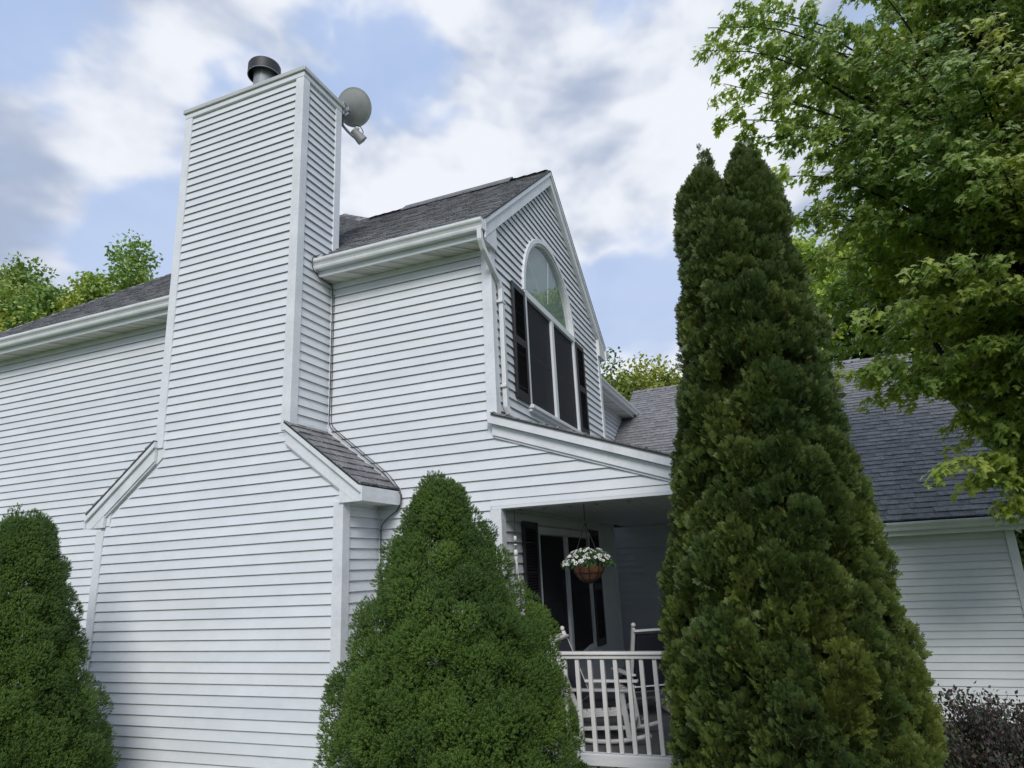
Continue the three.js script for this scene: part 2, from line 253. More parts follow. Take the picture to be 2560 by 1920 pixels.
// gable wall with openings
const AZ = 1.99, AY = 5.03, AR = 1.03, WY0 = 3.575, HW = 1.03;     // arch centre (u), spring line, radius, window bottom, half width
const PW0 = 0.72, PW1 = 2.2;                                          // porch window
const roofAt = (u) => RY + PIT * (RE + Math.min(u, WG - u));         // roof top height above the gable at u = -z
{
  const ridgeU = WG / 2, lowY = -0.2;
  const shp = new THREE.Shape([[0.0, lowY], [WG, lowY], [WG, roofAt(WG) - 0.06], [ridgeU, roofAt(ridgeU) - 0.06], [0.0, roofAt(0) - 0.06]].map((p) => new THREE.Vector2(...p)));
  const h1 = new THREE.Path(); h1.moveTo(AZ - HW + 0.04, WY0 + 0.04); h1.lineTo(AZ + HW - 0.04, WY0 + 0.04); h1.lineTo(AZ + HW - 0.04, AY); h1.absarc(AZ, AY, AR - 0.04, 0, Math.PI, false); h1.lineTo(AZ - HW + 0.04, WY0 + 0.04);
  const h2 = new THREE.Path(); h2.moveTo(AZ - HW + 0.04, PW0 + 0.04); h2.lineTo(AZ + HW - 0.04, PW0 + 0.04); h2.lineTo(AZ + HW - 0.04, PW1 - 0.04); h2.lineTo(AZ - HW + 0.04, PW1 - 0.04); h2.lineTo(AZ - HW + 0.04, PW0 + 0.04);
  shp.holes.push(h1, h2);
  const g = new THREE.ExtrudeGeometry(shp, { depth: 0.14, bevelEnabled: false, curveSegments: 40 });
  g.applyMatrix4(new THREE.Matrix4().makeBasis(V3(0, 0, -1), V3(0, 1, 0), V3(1, 0, 0))); g.translate(-0.144, 0, 0);
  const w = mesh('gable_wall', g, trim, house);
  const rakeIn = (y) => Math.max(0, (y + 0.215 - RY) / PIT - RE);    // siding starts inside the rake boards
  siding(w, SIDE, 0.22, 7.16, 4.9727, (y) => {
    let a = Math.max(0.082, rakeIn(y) + 0.0), b = Math.min(WG - 0.082, WG - rakeIn(y)); if (y > SOF - 0.02) { a = Math.max(a, 0.0); b = Math.min(b, WG); }
    if (b - a < 0.03) return [];
    if (y > WY0 && y < AY) return [[a, AZ - HW], [AZ + HW, b]];
    if (y >= AY && y < AY + AR) { const c = Math.sqrt(Math.max(0, AR * AR - (y - AY) ** 2)); return [[a, Math.max(a, AZ - c)], [AZ + c, b]]; }
    if (y > PW0 && y < PW1) return [[a, AZ - HW], [AZ + HW, b]];
    return [[a, AZ], [AZ, b]];
  }, 102);
  mesh('corner_trim', cornerTrim(0, -WG, 0.2, SOF - 0.003, 0.082, 0.031, -1, 1), trim, house);
}
// rear part of the main block, seen past the gable
{
  const XR = -0.82; const w = mesh('rear_wall', box(XR - 0.15, XR - 0.004, -0.6, SOF, -12.2, -WG - 0.03), trim, house);
  siding(w, off(SIDE, XR), 3.4, SOF - 0.002, 4.9727, () => [[WG + 0.05, 10.6]], 103);
  mesh('left_wall', box(-9.08, -8.93, -0.6, SOF, -12.2, -0.165), trim, house);
  mesh('back_wall', box(-8.92, XR - 0.16, -0.6, SOF, -12.2, -12.05), trim, house);
  mesh('wing_wall', box(XR - 0.0, -0.148, -0.4, SOF, -WG - 0.02, -WG + 0.12), trim, house);
  mesh('floor', box(-8.9, -0.15, 2.75, 2.95, -WG + 0.1, -0.17), interior, house);
  mesh('partition', box(-3.2, -3.1, -0.2, 5.9, -WG + 0.1, -0.17), interior, house);
  mesh('ceiling', box(-3.05, -0.16, 6.1, 6.14, -3.4, -1.05), interior, house);
  const e = mesh('rear_fascia', box(-0.545, -0.525, SOF - 0.004, EAVE - 0.002, -12.4, -WG - 0.30), trim, house);
  soffitPanels(e, SIDE, WG + 0.0, 11.2, XR, -0.546, SOF, 104);
  gutter(house, (u, y, d) => V3(-0.524 + d, EAVE + y, -u), WG + 0.42, 12.3);
}
// roofs
{
  const x0 = -9.38, x1 = -0.50, half = (x1 - x0) / 2, xm = (x0 + x1) / 2, zp = RE - half, yp = RY + PIT * half, k = Math.sqrt(1 + PIT * PIT), zBack = -12.5;
  const ridgeZ = -WG / 2, rv = (RE - ridgeZ) * k, hipX = x1 - (RE - ridgeZ), GX = 0.082;
  // front plane
  const f1 = frame(V3(0, RY, RE), V3(1, 0, 0), V3(0, PIT, -1));
  const p1 = [[x0, 0], [GX, 0], [GX, rv], [hipX, rv], [xm, half * k]];
  const roof = mesh('roof', slab(f1, p1, 0.05), darkEdge, house);
  addShingles(roof, shingles(f1, p1, 0.143, 201), 0);
  // other planes
  const f2 = frame(V3(x0, RY, RE), V3(0, 0, -1), V3(1, PIT, 0)); f2.n.negate(); const zb2 = zBack + half;
  const L = RE - zBack;
  mesh('roof', slab({ ...f2, n: new THREE.Vector3().crossVectors(f2.v, f2.u).normalize() }, [[0, 0], [L, 0], [L - half, half * k], [half, half * k]], 0.05), darkEdge, house);
  const f3 = frame(V3(x1, RY, zBack), V3(0, 0, 1), V3(-1, PIT, 0)); f3.n = V3(PIT, 1, 0).normalize();
  const gz = L - (RE + WG + RE);
  const r3 = mesh('roof', slab(f3, [[0, 0], [gz, 0], [gz + (RE - ridgeZ), rv], [L - half, half * k], [half, half * k]], 0.05), darkEdge, house);
  addShingles(r3, shingles(f3, [[0, 0], [gz, 0], [gz + (RE - ridgeZ), rv], [L - half, half * k], [half, half * k]], 0.143, 203, 0.25, 0.5), 0);
  const f4 = frame(V3(x1, RY, zBack), V3(-1, 0, 0), V3(0, PIT, 1)); f4.n = V3(0, 1, -PIT).normalize();
  mesh('roof', slab(f4, [[0, 0], [2 * half, 0], [half, half * k]], 0.05), darkEdge, house);
  const f5 = frame(V3(GX, RY, -WG - RE), V3(-1, 0, 0), V3(0, PIT, 1)); f5.n = V3(0, 1, -PIT).normalize();
  mesh('roof', slab(f5, [[0, 0], [GX - x1 + 0.0, 0], [GX - hipX, rv], [0, rv]], 0.05), darkEdge, house);
  // ridge and hip caps
  const cap = (a, b, name, step = 0.16) => { const d = b.clone().sub(a), n = Math.floor(d.length() / step), dir = d.clone().normalize(), r = rng(n * 7 + 3), gs = [];
    const side = new THREE.Vector3().crossVectors(dir, V3(0, 1, 0)).normalize(), up = new THREE.Vector3().crossVectors(side, dir).normalize();
    const w = mesh(name, bar(a.clone().addScaledVector(up, -0.02), b.clone().addScaledVector(up, -0.02), 0.05, 0.02), darkEdge, house);
    for (let i = 0; i < n; i++) { const p = a.clone().addScaledVector(dir, (i + 0.0) * step), q = p.clone().addScaledVector(dir, step * 1.25), t0 = 0.006, t1 = 0.022, s = PIT * 0.72, wd = 0.13;
      const P = (o, lift, sd) => o.clone().addScaledVector(up, lift - Math.abs(sd) * s).addScaledVector(side, sd);
      gs.push(mesh('ridge_cap', polys([[P(p, t0, -wd), P(p, t0, 0), P(q, t1, 0), P(q, t1, -wd)], [P(p, t0, 0), P(p, t0, wd), P(q, t1, wd), P(q, t1, 0)], [P(q, t1, -wd), P(q, t1, 0), P(q, t1 - 0.012, 0), P(q, t1 - 0.012, -wd)], [P(q, t1, 0), P(q, t1, wd), P(q, t1 - 0.012, wd), P(q, t1 - 0.012, 0)]], (v) => [v.x, v.z]), shingleMat[(r() * 5) | 0], w)); } };
  cap(V3(hipX, RY + PIT * (RE - ridgeZ) + 0.01, ridgeZ), V3(GX, RY + PIT * (RE - ridgeZ) + 0.01, ridgeZ), 'ridge');
  cap(V3(x0, RY, RE), V3(xm, yp, zp), 'hip'); cap(V3(hipX, RY + PIT * (RE - ridgeZ), ridgeZ), V3(xm, yp, zp), 'hip');
  // raised ridge vent
  const ry = RY + PIT * (RE - ridgeZ) + 0.012;
  mesh('ridge_vent', prism([[-0.15, -0.10], [0, 0.022], [0.15, -0.10], [0.15, -0.075], [0, 0.05], [-0.15, -0.075]], -2.35, -0.52, (a, b, d) => V3(d, ry + b, ridgeZ + a)), shingleMat[4], house);
  mesh('ridge_vent_cap', prism([[-0.16, -0.106], [0, 0.051], [0.16, -0.106], [0.16, -0.09], [0, 0.062], [-0.16, -0.09]], -2.36, -0.51, (a, b, d) => V3(d, ry + b, ridgeZ + a)), shingleMat[4], house);
  // front fascia, soffit and gutters, interrupted by the chimney
  for (const [a, b, s] of [[-9.33, XU0 - 0.002, 301], [XU1 + 0.02, 0.094, 302]]) {
    const fa = mesh('fascia', box(a, b, SOF - 0.012, EAVE - 0.003, 0.258, 0.277), trim, house);
    soffitPanels(fa, FRONT, a, Math.min(b, -0.0), 0.0, 0.257, SOF, s);
  }
  gutter(house, (u, y, d) => V3(u, EAVE + y, 0.278 + d), -9.4, XU0 - 0.006);
  gutter(house, (u, y, d) => V3(u, EAVE + y, 0.278 + d), XU1 + 0.005, 0.088);
  gutter(house, (u, y, d) => V3(u, EAVE + y, -WG - 0.278 - d), -0.40, 0.088);
  mesh('fascia', box(-0.5, 0.094, SOF - 0.012, EAVE - 0.003, -WG - 0.277, -WG - 0.258), trim, house);
  mesh('soffit', box(-0.5, 0.0, SOF, SOF + 0.012, -WG - 0.257, -WG - 0.025), soffitMat, house);
  // rake boards
  const rk = (s) => { const U = (t) => (s ? WG - t : t), y = (t, o) => RY + PIT * (RE + t) - o, top = WG / 2, e = -0.277;
    const ln = (o0, o1) => [[U(e), y(e, o0)], [U(top), y(top, o0)], [U(top), y(top, o1)], [U(e), y(e, o1)]];
    mesh('rake_board', prism(ln(0.075, 0.232), 0.001, 0.072, SIDE), trim, house);
    mesh('rake_trim', prism(ln(0.012, 0.074), 0.0, 0.090, SIDE), trim, house);
    mesh('drip_edge', prism(ln(-0.004, 0.011), 0.0, 0.095, SIDE), darkEdge, house);
    mesh('rake_return', prism([[U(-0.277), SOF - 0.012], [U(0.085), SOF - 0.012], [U(0.085), y(0.085, 0.234)], [U(-0.277), y(-0.277, 0.234)]].map((p, i) => (i === 3 ? [p[0], Math.max(SOF - 0.01, p[1])] : p)), 0.001, 0.066, SIDE), trim, house); };
  rk(0); rk(1);
}
// ------------------------------------------------------------ windows of the gable
function ringArch(r0, r1, a, b) { const s = new THREE.Shape(); s.moveTo(-r1, 0); s.absarc(0, 0, r1, Math.PI, 0, true); s.lineTo(r0, 0); s.absarc(0, 0, r0, 0, Math.PI, false); s.lineTo(-r1, 0); const g = new THREE.ExtrudeGeometry(s, { depth: b - a, bevelEnabled: true, bevelSize: 0.004, bevelThickness: 0.004, bevelSegments: 2, curveSegments: 40 }); g.applyMatrix4(new THREE.Matrix4().makeBasis(V3(0, 0, -1), V3(0, 1, 0), V3(1, 0, 0))); g.translate(a, AY, -AZ); return g; }
const sideBox = (u0, u1, y0, y1, d0, d1) => rbox(d0, d1, y0, y1, -u1, -u0, 0.004);
function doubleHung(w, u0, u1, y0, y1) {          // two sashes with grilles, glass and an insect screen
  const ym = (y0 + y1) / 2, muntin = new THREE.MeshStandardMaterial({ color: C(0.72, 0.73, 0.74), roughness: 0.6 });
  for (const [a, b, d] of [[y0, ym + 0.02, -0.035], [ym - 0.02, y1, -0.012]]) {
    for (const g of [sideBox(u0, u0 + 0.035, a, b, d - 0.02, d + 0.004), sideBox(u1 - 0.035, u1, a, b, d - 0.02, d + 0.004), sideBox(u0 + 0.035, u1 - 0.035, a, a + 0.04, d - 0.02, d + 0.004), sideBox(u0 + 0.035, u1 - 0.035, b - 0.04, b, d - 0.02, d + 0.004)]) mesh('sash', g, trim, w);
    mesh('pane', box(d - 0.009, d - 0.006, a + 0.04, b - 0.04, -u1 + 0.035, -u0 - 0.035), glass, w);
    for (let i = 1; i < 3; i++) { const u = u0 + (u1 - u0) * i / 3; mesh('muntin', box(d - 0.016, d - 0.010, a + 0.04, b - 0.04, -u - 0.008, -u + 0.008), muntin, w); }
    mesh('muntin', box(d - 0.0175, d - 0.0165, (a + b) / 2 - 0.008, (a + b) / 2 + 0.008, -u1 + 0.035, -u0 - 0.035), muntin, w);
  }
  mesh('insect_screen', box(0.006, 0.008, y0 + 0.005, y1 - 0.005, -u1 + 0.004, -u0 - 0.004), screenMat, w);
}
function shutter(u0, u1, y0, y1) {
  const d0 = 0.018, d1 = 0.05, st = 0.045, ym = (y0 + y1) / 2, fr = [sideBox(u0, u0 + st, y0, y1, d0, d1), sideBox(u1 - st, u1, y0, y1, d0, d1)].map((g) => g);
  for (const [a, b] of [[y0, y0 + 0.10], [ym - 0.045, ym + 0.045], [y1 - 0.075, y1]]) fr.push(sideBox(u0 + st - 0.002, u1 - st + 0.002, a, b, d0 + 0.002, d1 - 0.002));
  fr.push(box(d0 - 0.004, d0 + 0.004, y0 + 0.02, y1 - 0.02, -u1 + 0.03, -u0 - 0.03));
  const s = mesh('shutter', mergeGeometries(fr.map((g) => { const n = g.index ? g.toNonIndexed() : g; return n; })), blackPaint, house);
  const lg = new THREE.BoxGeometry(0.026, 0.005, u1 - u0 - 2 * st); lg.rotateZ(-0.75);
  for (const [a, b] of [[y0 + 0.10, ym - 0.045], [ym + 0.045, y1 - 0.075]]) { const n = Math.round((b - a) / 0.0285); for (let i = 0; i < n; i++) { const m = mesh('louver', lg, blackPaint, s); m.position.set(d0 + 0.016, a + (i + 0.5) * (b - a) / n, -(u0 + u1) / 2); } }
}
{
  const f = mesh('arched_window', mergeGeometries([ringArch(AR - 0.045, AR + 0.012, -0.04, 0.04), ringArch(AR - 0.075, AR - 0.044, -0.05, 0.022)]), trim, house);
  f.userData.label = 'half-round fanlight above the paired gable windows';
  mesh('pane', (() => { const g = new THREE.CircleGeometry(AR - 0.06, 48, 0, Math.PI); g.applyMatrix4(new THREE.Matrix4().makeBasis(V3(0, 0, -1), V3(0, 1, 0), V3(1, 0, 0))); g.translate(-0.012, AY, -AZ); return g; })(), glass, f);
  for (const a of [0.44, 0.78]) mesh('muntin', bar(V3(-0.022, AY + 0.2 * Math.sin(a * Math.PI), -AZ - 0.2 * Math.cos(a * Math.PI)), V3(-0.022, AY + 0.9 * Math.sin(a * Math.PI), -AZ - 0.9 * Math.cos(a * Math.PI)), 0.005, 0.008, V3(1, 0, 0)), trim, f);
  // pleated shade behind the fanlight
  const pts = [], n = 44; for (let i = 0; i <= n; i++) { const t = i / n * Math.PI, z = i & 1 ? -0.055 : -0.060; pts.push([t, z]); }
  const quads = []; for (let i = 0; i < n; i++) { const [a, za] = pts[i], [b, zb] = pts[i + 1], p = (t, r, x) => V3(x, AY + r * Math.sin(t) + 0.0, -AZ + r * Math.cos(t)); quads.push([p(a, 0.02, -0.06), p(b, 0.02, -0.06), p(b, AR - 0.05, zb), p(a, AR - 0.05, za)]); }
  mesh('pleated_shade', polys(quads), curtainMat, f);
  const w = mesh('window', mergeGeometries([sideBox(AZ - HW, AZ + HW, AY - 0.075, AY + 0.012, -0.06, 0.042), sideBox(AZ - HW, AZ - HW + 0.075, WY0, AY - 0.075, -0.06, 0.036), sideBox(AZ + HW - 0.075, AZ + HW, WY0, AY - 0.075, -0.06, 0.036), sideBox(AZ - 0.05, AZ + 0.05, WY0, AY - 0.075, -0.06, 0.038)]), trim, house);
  mesh('sill', mergeGeometries([sideBox(AZ - HW - 0.02, AZ + HW + 0.02, WY0 - 0.03, WY0 + 0.012, -0.06, 0.085), sideBox(AZ - HW - 0.005, AZ + HW + 0.005, WY0 - 0.065, WY0 - 0.03, 0, 0.055)]), trim, w);
  doubleHung(w, AZ - HW + 0.075, AZ - 0.05, WY0 + 0.012, AY - 0.077); doubleHung(w, AZ + 0.05, AZ + HW - 0.075, WY0 + 0.012, AY - 0.077);
  shutter(0.545, 0.945, 3.59, 4.985); shutter(3.035, 3.435, 3.59, 4.985);
  // porch window
  const p = mesh('window', mergeGeometries([sideBox(AZ - HW, AZ + HW, PW1 - 0.075, PW1 + 0.01, -0.06, 0.042), sideBox(AZ - HW, AZ - HW + 0.075, PW0, PW1 - 0.075, -0.06, 0.036), sideBox(AZ + HW - 0.075, AZ + HW, PW0, PW1 - 0.075, -0.06, 0.036), sideBox(AZ - 0.05, AZ + 0.05, PW0, PW1 - 0.075, -0.06, 0.038)]), trim, house);
  mesh('sill', sideBox(AZ - HW - 0.02, AZ + HW + 0.02, PW0 - 0.03, PW0 + 0.012, -0.06, 0.085), trim, p);
  doubleHung(p, AZ - HW + 0.075, AZ - 0.05, PW0 + 0.012, PW1 - 0.077); doubleHung(p, AZ + 0.05, AZ + HW - 0.075, PW0 + 0.012, PW1 - 0.077);
  shutter(0.52, 0.945, PW0, 2.245); shutter(3.035, 3.46, PW0, 2.245);
}
// downspout at the gable corner
{
  const path = [[0.05, 5.205, 0.335], [0.05, 5.10, 0.33], [0.052, 5.02, 0.27], [0.056, 4.86, 0.02], [0.058, 4.80, -0.10], [0.058, 4.72, -0.155], [0.058, 4.5, -0.16], [0.058, 3.55, -0.16], [0.058, 3.40, -0.165], [0.07, 3.335, -0.20], [0.10, 3.305, -0.36]].map((p) => V3(...p));
  const g = []; for (let i = 0; i < path.length - 1; i++) { const a = path[i], b = path[i + 1], d = b.clone().sub(a).normalize().multiplyScalar(0.008); g.push(bar(a.clone().sub(d), b.clone().add(d), 0.064, 0.05, V3(1, 0, 0.001))); }
  const d = mesh('downspout', mergeGeometries(g), gutterMat, house);
  for (const y of [4.55, 3.6]) mesh('strap', rbox(0.018, 0.088, y, y + 0.03, -0.215, -0.105, 0.004), gutterMat, d);
  mesh('outlet_mouth', bar(V3(0.0985, 3.306, -0.353), V3(0.1015, 3.3035, -0.371), 0.058, 0.04, V3(1, 0, 0.001)), blackRubber, d);
}
// ------------------------------------------------------------ chimney
{
  const sh = [[XL0, -0.3], [XL1, -0.3], [XL1, 2.55], [XU1, 3.24], [XU1, YT - 0.05], [XU0, YT - 0.05], [XU0, 3.24], [XL0, 2.55]];
  const ch = mesh('chimney', prism(sh, -0.05, ZC - 0.004, FRONT), trim, house); ch.userData.label = 'tall siding-clad chimney with wider base and small shoulder roofs';
  const Fm = off(FRONT, ZC), gy = 2.6438;
  siding(ch, Fm, -0.25, YT - 0.13, gy, (y) => {
    if (y < 2.44) return [[XL0 + 0.082, XL1 - 0.082]];
    if (y < 3.14) { const k = (y - 2.44) / 0.70, l = XL0 + 0.16 + Math.max(0, y - 2.56) / 0.765, r = XL1 - 0.02 - Math.max(0, y - 2.64) / 0.79; return [[y < 2.56 ? XL0 + 0.16 : Math.min(l, XU0 + 0.085), y < 2.64 ? XL1 - 0.02 : Math.max(r, XU1)]]; }
    return [[XU0 + (y < 3.34 ? 0.1 : 0.082), XU1 - (y < 3.34 ? -0.0 : 0.082)]];
  }, 401);
  siding(ch, (u, y, d) => V3(XU1 + d, y, -u), 3.2, YT - 0.13, gy, () => [[-ZC + 0.082, 0.05]], 402);
  siding(ch, (u, y, d) => V3(XL1 + d, y, -u), -0.25, 2.49, gy, () => [[-ZC + 0.082, -0.0]], 403);
  siding(ch, (u, y, d) => V3(XU0 - d, y, u), 3.2, YT - 0.13, gy, () => [[-0.05, ZC - 0.082]], 404);
  siding(ch, (u, y, d) => V3(XL0 - d, y, u), -0.25, 2.49, gy, () => [[0.0, ZC - 0.082]], 405);
  for (const [x, sx, y0, y1] of [[XU1, -1, 3.27, YT - 0.1], [XU0, 1, 3.27, YT - 0.1], [XL1, -1, -0.25, 2.475], [XL0, 1, -0.25, 2.40]]) mesh('corner_trim', cornerTrim(x, ZC, y0, y1, 0.082, 0.031, sx, -1), trim, ch);
  for (const [x, sx] of [[XU1, -1], [XU0, 1]]) mesh('corner_trim', cornerTrim(x, -0.05, 5.35, YT - 0.1, 0.082, 0.031, sx, 1), trim, ch);
  // inside corner strips against the wall
  mesh('corner_strip', box(XU1 + 0.001, XU1 + 0.024, 3.36, SOF - 0.035, 0.002, 0.024), trim, ch);
  mesh('corner_strip', box(XL1 + 0.001, XL1 + 0.024, 0.2, 2.48, 0.002, 0.024), trim, ch);
  // cap
  const ring = (o, y0, y1) => rbox(XU0 - o, XU1 + o, y0, y1, -0.05 - o, ZC + o, 0.006);
  mesh('cap_band', ring(0.036, YT - 0.128, YT - 0.058), trim, ch);
  mesh('cap', ring(0.058, YT - 0.0575, YT), new THREE.MeshStandardMaterial({ color: C(0.56, 0.58, 0.57), roughness: 0.5, metalness: 0.2, map: trimTone }), ch);
  const lathe = (pts, n = 44) => { const g = new THREE.LatheGeometry(pts.map((p) => new THREE.Vector2(...p)), n); g.translate(-3.06, YT, 0.25); return g; };
  const flue = mesh('flue_pipe', lathe([[0.15, -0.01], [0.147, 0.03], [0.130, 0.045], [0.130, 0.30], [0.133, 0.305], [0.133, 0.66], [0.0, 0.662]]), metalGrey, ch);
  mesh('pipe_seam', (() => { const g = box(-0.012, 0.012, 0.04, 0.56, 0.128, 0.137); g.rotateY(0.5); g.translate(-3.06, YT, 0.25); return g; })(), metalGrey, flue);
  mesh('flue_cap', lathe([[0.203, 0.548], [0.21, 0.548], [0.21, 0.69], [0.20, 0.71], [0.0, 0.72], [0.0, 0.71], [0.196, 0.698], [0.203, 0.682], [0.203, 0.548]]), metalDark, ch);
  const c3 = new THREE.TorusGeometry(0.2075, 0.006, 8, 44); c3.rotateX(Math.PI / 2); c3.translate(-3.06, YT + 0.546, 0.25); mesh('flue_rim', c3, metalGrey, ch);
}
// shoulder roofs of the chimney
{
  const k = 0.776, kk = Math.sqrt(1 + k * k);
  for (const s of [1, -1]) {                                   // right, then left
    const xi = s > 0 ? XU1 + 0.004 : XU0 - 0.004, len = s > 0 ? 0.935 : 0.965, yt = 3.35;
    const X = (t) => xi + s * t, Y = (t) => yt - k * t;         // t from the chimney outwards
    const xo = X(len), yo = Y(len), zf = ZC + 0.085;
    const fr = frame(V3(xo, yo, s > 0 ? zf : 0.0), V3(0, 0, s > 0 ? -1 : 1), V3(-s, k, 0)); fr.n = V3(s * k, 1, 0).normalize();
    const poly = [[0, 0], [zf, 0], [zf, len * kk], [0, len * kk]];
    const rf = mesh('shoulder_roof', slab(fr, poly, 0.02), darkEdge, house);
    addShingles(rf, shingles(fr, poly, 0.135, 450 + s, 0.12, 0.26), 300);
    const O = (t0, t1, o0, o1) => [[X(t0), Y(t0) - o0], [X(t1), Y(t1) - o0], [X(t1), Y(t1) - o1], [X(t0), Y(t0) - o1]];
    mesh('rake_trim', prism(O(-0.015, len + 0.01, 0.022, 0.085), ZC + 0.018, ZC + 0.082, FRONT), trim, house);
    const yb = yo - 0.165, tA = len - (0.232 - 0.165) / k, tB = len - 0.262;
    mesh('rake_board', prism([[X(-0.004), Y(-0.004) - 0.086], [X(len), yo - 0.086], [X(len), yb], [X(tA), yb], [X(-0.004), Y(-0.004) - 0.232]], ZC + 0.018, ZC + 0.052, FRONT), trim, house);
    mesh('rake_return', prism([[X(tA + 0.0), yb], [X(tB), yb], [X(tB), Y(tB) - 0.2335]], ZC + 0.017, ZC + 0.048, FRONT), trim, house);
    mesh('rake_backing', prism([[X(-0.12), Y(-0.12) + 0.05], [X(0.05), Y(0.05) - 0.03], [X(len - 0.05), Y(len - 0.05) - 0.03], [X(len - 0.05), yb + 0.015], [X(tB - 0.06), yb + 0.015], [X(tB - 0.06), Y(tB - 0.06) - 0.26], [X(-0.12), Y(-0.12) - 0.26]], ZC - 0.06, ZC + 0.012, FRONT), trim, house);
    mesh('eave_fascia', box(Math.min(xo, xo + s * 0.02), Math.max(xo, xo + s * 0.02), yo - 0.165, yo - 0.024, 0.004, ZC + 0.075), trim, house);
    mesh('eave_soffit', box(Math.min(xo, s > 0 ? XL1 : XL0), Math.max(xo, s > 0 ? XL1 : XL0), yo - 0.16, yo - 0.148, 0.004, ZC + 0.02), soffitMat, house);
    // moulding that frames the face boards below the rake
    mesh('face_moulding', prism(O(-0.004, len - 0.262, 0.2335, 0.256), ZC + 0.012, ZC + 0.036, FRONT), trim, house);
    // flashing along the wall
    const fl = []; for (let i = 0; i < 7; i++) { const t0 = i / 7 * len, t1 = (i + 1) / 7 * len, j = (i % 2) * 0.008; fl.push(prism(O(t0, t1 + 0.02, -0.004, -0.038 - j), 0.017 + j * 0.4, 0.0225 + j * 0.4, FRONT)); }
    mesh('wall_flashing', mergeGeometries(fl), gutterMat, house);
    const st = prism([[0, 0.0], [ZC - 0.02, 0], [ZC - 0.02, 0.03], [0, 0.03]], 0, 0.004, (a, b, d) => V3(xi + s * (0.018 + d), yt + b - 0.004, a)); mesh('step_flashing', st, gutterMat, house);
  }
}
// ------------------------------------------------------------ porch
const PK = 0.352, PY = 3.285, PX = 2.3, FLOOR = 0.2, HDR = 2.337;
{
  const pr = (x) => PY - PK * x;
  const w = mesh('porch_gable', prism([[0.001, HDR + 0.03], [PX, HDR + 0.03], [PX, pr(PX) - 0.05], [0.001, pr(0) - 0.05]], -0.12, -0.004, FRONT), trim, house);
  siding(w, FRONT, HDR + 0.03, pr(0) - 0.1, 4.9727, (y) => [[-0.082, Math.min(PX, (PY - 0.16 - y) / PK)]].filter((s) => s[1] > s[0] + 0.02), 501);
  const w2 = house.children.find((c) => c.name === 'side_wall'); void w2;
  const Rk = (o0, o1, x0) => [[x0, pr(x0) - o0], [PX + 0.12, pr(PX + 0.12) - o0], [PX + 0.12, pr(PX + 0.12) - o1], [x0, pr(x0) - o1]];
  mesh('rake_trim', prism(Rk(0.018, 0.105, -0.045), 0.018, 0.105, FRONT), trim, house);
  mesh('rake_board', prism(Rk(0.106, 0.218, -0.02), 0.018, 0.052, FRONT), trim, house);
  mesh('rake_moulding', prism(Rk(0.219, 0.243, 0.0), 0.016, 0.034, FRONT), trim, house);
  const fr = frame(V3(PX + 0.15, pr(PX + 0.15) - 0.0, 0.12), V3(0, 0, -1), V3(-1, PK, 0)); fr.n = V3(PK, 1, 0).normalize();
  const L = (PX + 0.15) * Math.sqrt(1 + PK * PK), poly = [[0, 0], [6.3, 0], [6.3, L], [0.16, L], [0.16, L + 0.045], [0, L + 0.045]].slice(0, 4).concat([[0, L]]);
  const rf = mesh('porch_roof', slab(fr, poly, 0.017), darkEdge, house);
  addShingles(rf, shingles(fr, poly, 0.143, 502, 0.2, 0.45), 0);
  mesh('header', rbox(-0.078, PX, HDR, HDR + 0.03, -0.16, 0.022, 0.004), trim, house);
  mesh('header_beam', box(PX - 0.16, PX, HDR, pr(PX) - 0.05, -5.2, -0.165), trim, house);
  mesh('porch_fascia', box(PX, PX + 0.02, HDR - 0.01, pr(PX) - 0.03, -5.2, 0.0), trim, house);
  const ceil = mesh('porch_ceiling', box(0.03, PX - 0.165, HDR + 0.045, HDR + 0.06, -5.29, -0.165), soffitMat, house);
  for (let x = 0.05; x < PX - 0.2; x += 0.15) mesh('ceiling_board', box(x, x + 0.144, HDR + 0.031, HDR + 0.044, -5.28, -0.17), trim, ceil);
  // end wall of the porch
  const bw = mesh('porch_end_wall', box(-0.82, PX, -0.3, HDR + 0.03, -5.42, -5.345), trim, house);
  siding(bw, off(FRONT, -5.344), FLOOR, 2.03, 4.9727, () => [[-0.8, PX]], 503);
  mesh('frieze', box(-0.8, PX, 2.03, HDR + 0.028, -5.344, -5.318), trim, house);
  // floor and skirt
  const fl = mesh('porch_floor', box(0.03, PX, 0.06, FLOOR - 0.024, -5.3, -0.06), concrete, house);
  for (let z = -5.28, i = 0; z < -0.09; z += 0.14, i++) mesh('floor_plank', box(0.035, PX, FLOOR - 0.022, FLOOR, z, Math.min(-0.062, z + 0.135)), deckPaint, fl);
  mesh('skirt_board', rbox(0.03, PX, 0.118, 0.209, -0.055, 0.03, 0.005), trim, house);
  mesh('skirt_board', rbox(PX + 0.001, PX + 0.03, 0.09, 0.209, -5.2, 0.03, 0.005), trim, house);
  for (let x = 0.05; x < PX - 0.05; x += 0.155) mesh('skirt_slat', box(x, x + 0.13, -0.5, 0.114, -0.05, -0.02), trim, house);
  for (const z of [-0.075, -2.6, -5.1]) { const p = mesh('post', rbox(PX - 0.14, PX, FLOOR, HDR - 0.001, z - 0.07, z + 0.07, 0.006), trim, house); mesh('post_base', rbox(PX - 0.155, PX + 0.015, FLOOR + 0.001, FLOOR + 0.16, z - 0.085, z + 0.085, 0.006), trim, p); }
  const hk = new THREE.TorusGeometry(0.014, 0.003, 6, 14); for (const [x, z] of [[0.32, -0.42], [0.60, -0.42], [0.88, -0.4], [1.2, -0.4], [0.10, -0.3]]) { const m = mesh('ceiling_hook', hk, metalDark, ceil); m.position.set(x, HDR + 0.016, z); }
}
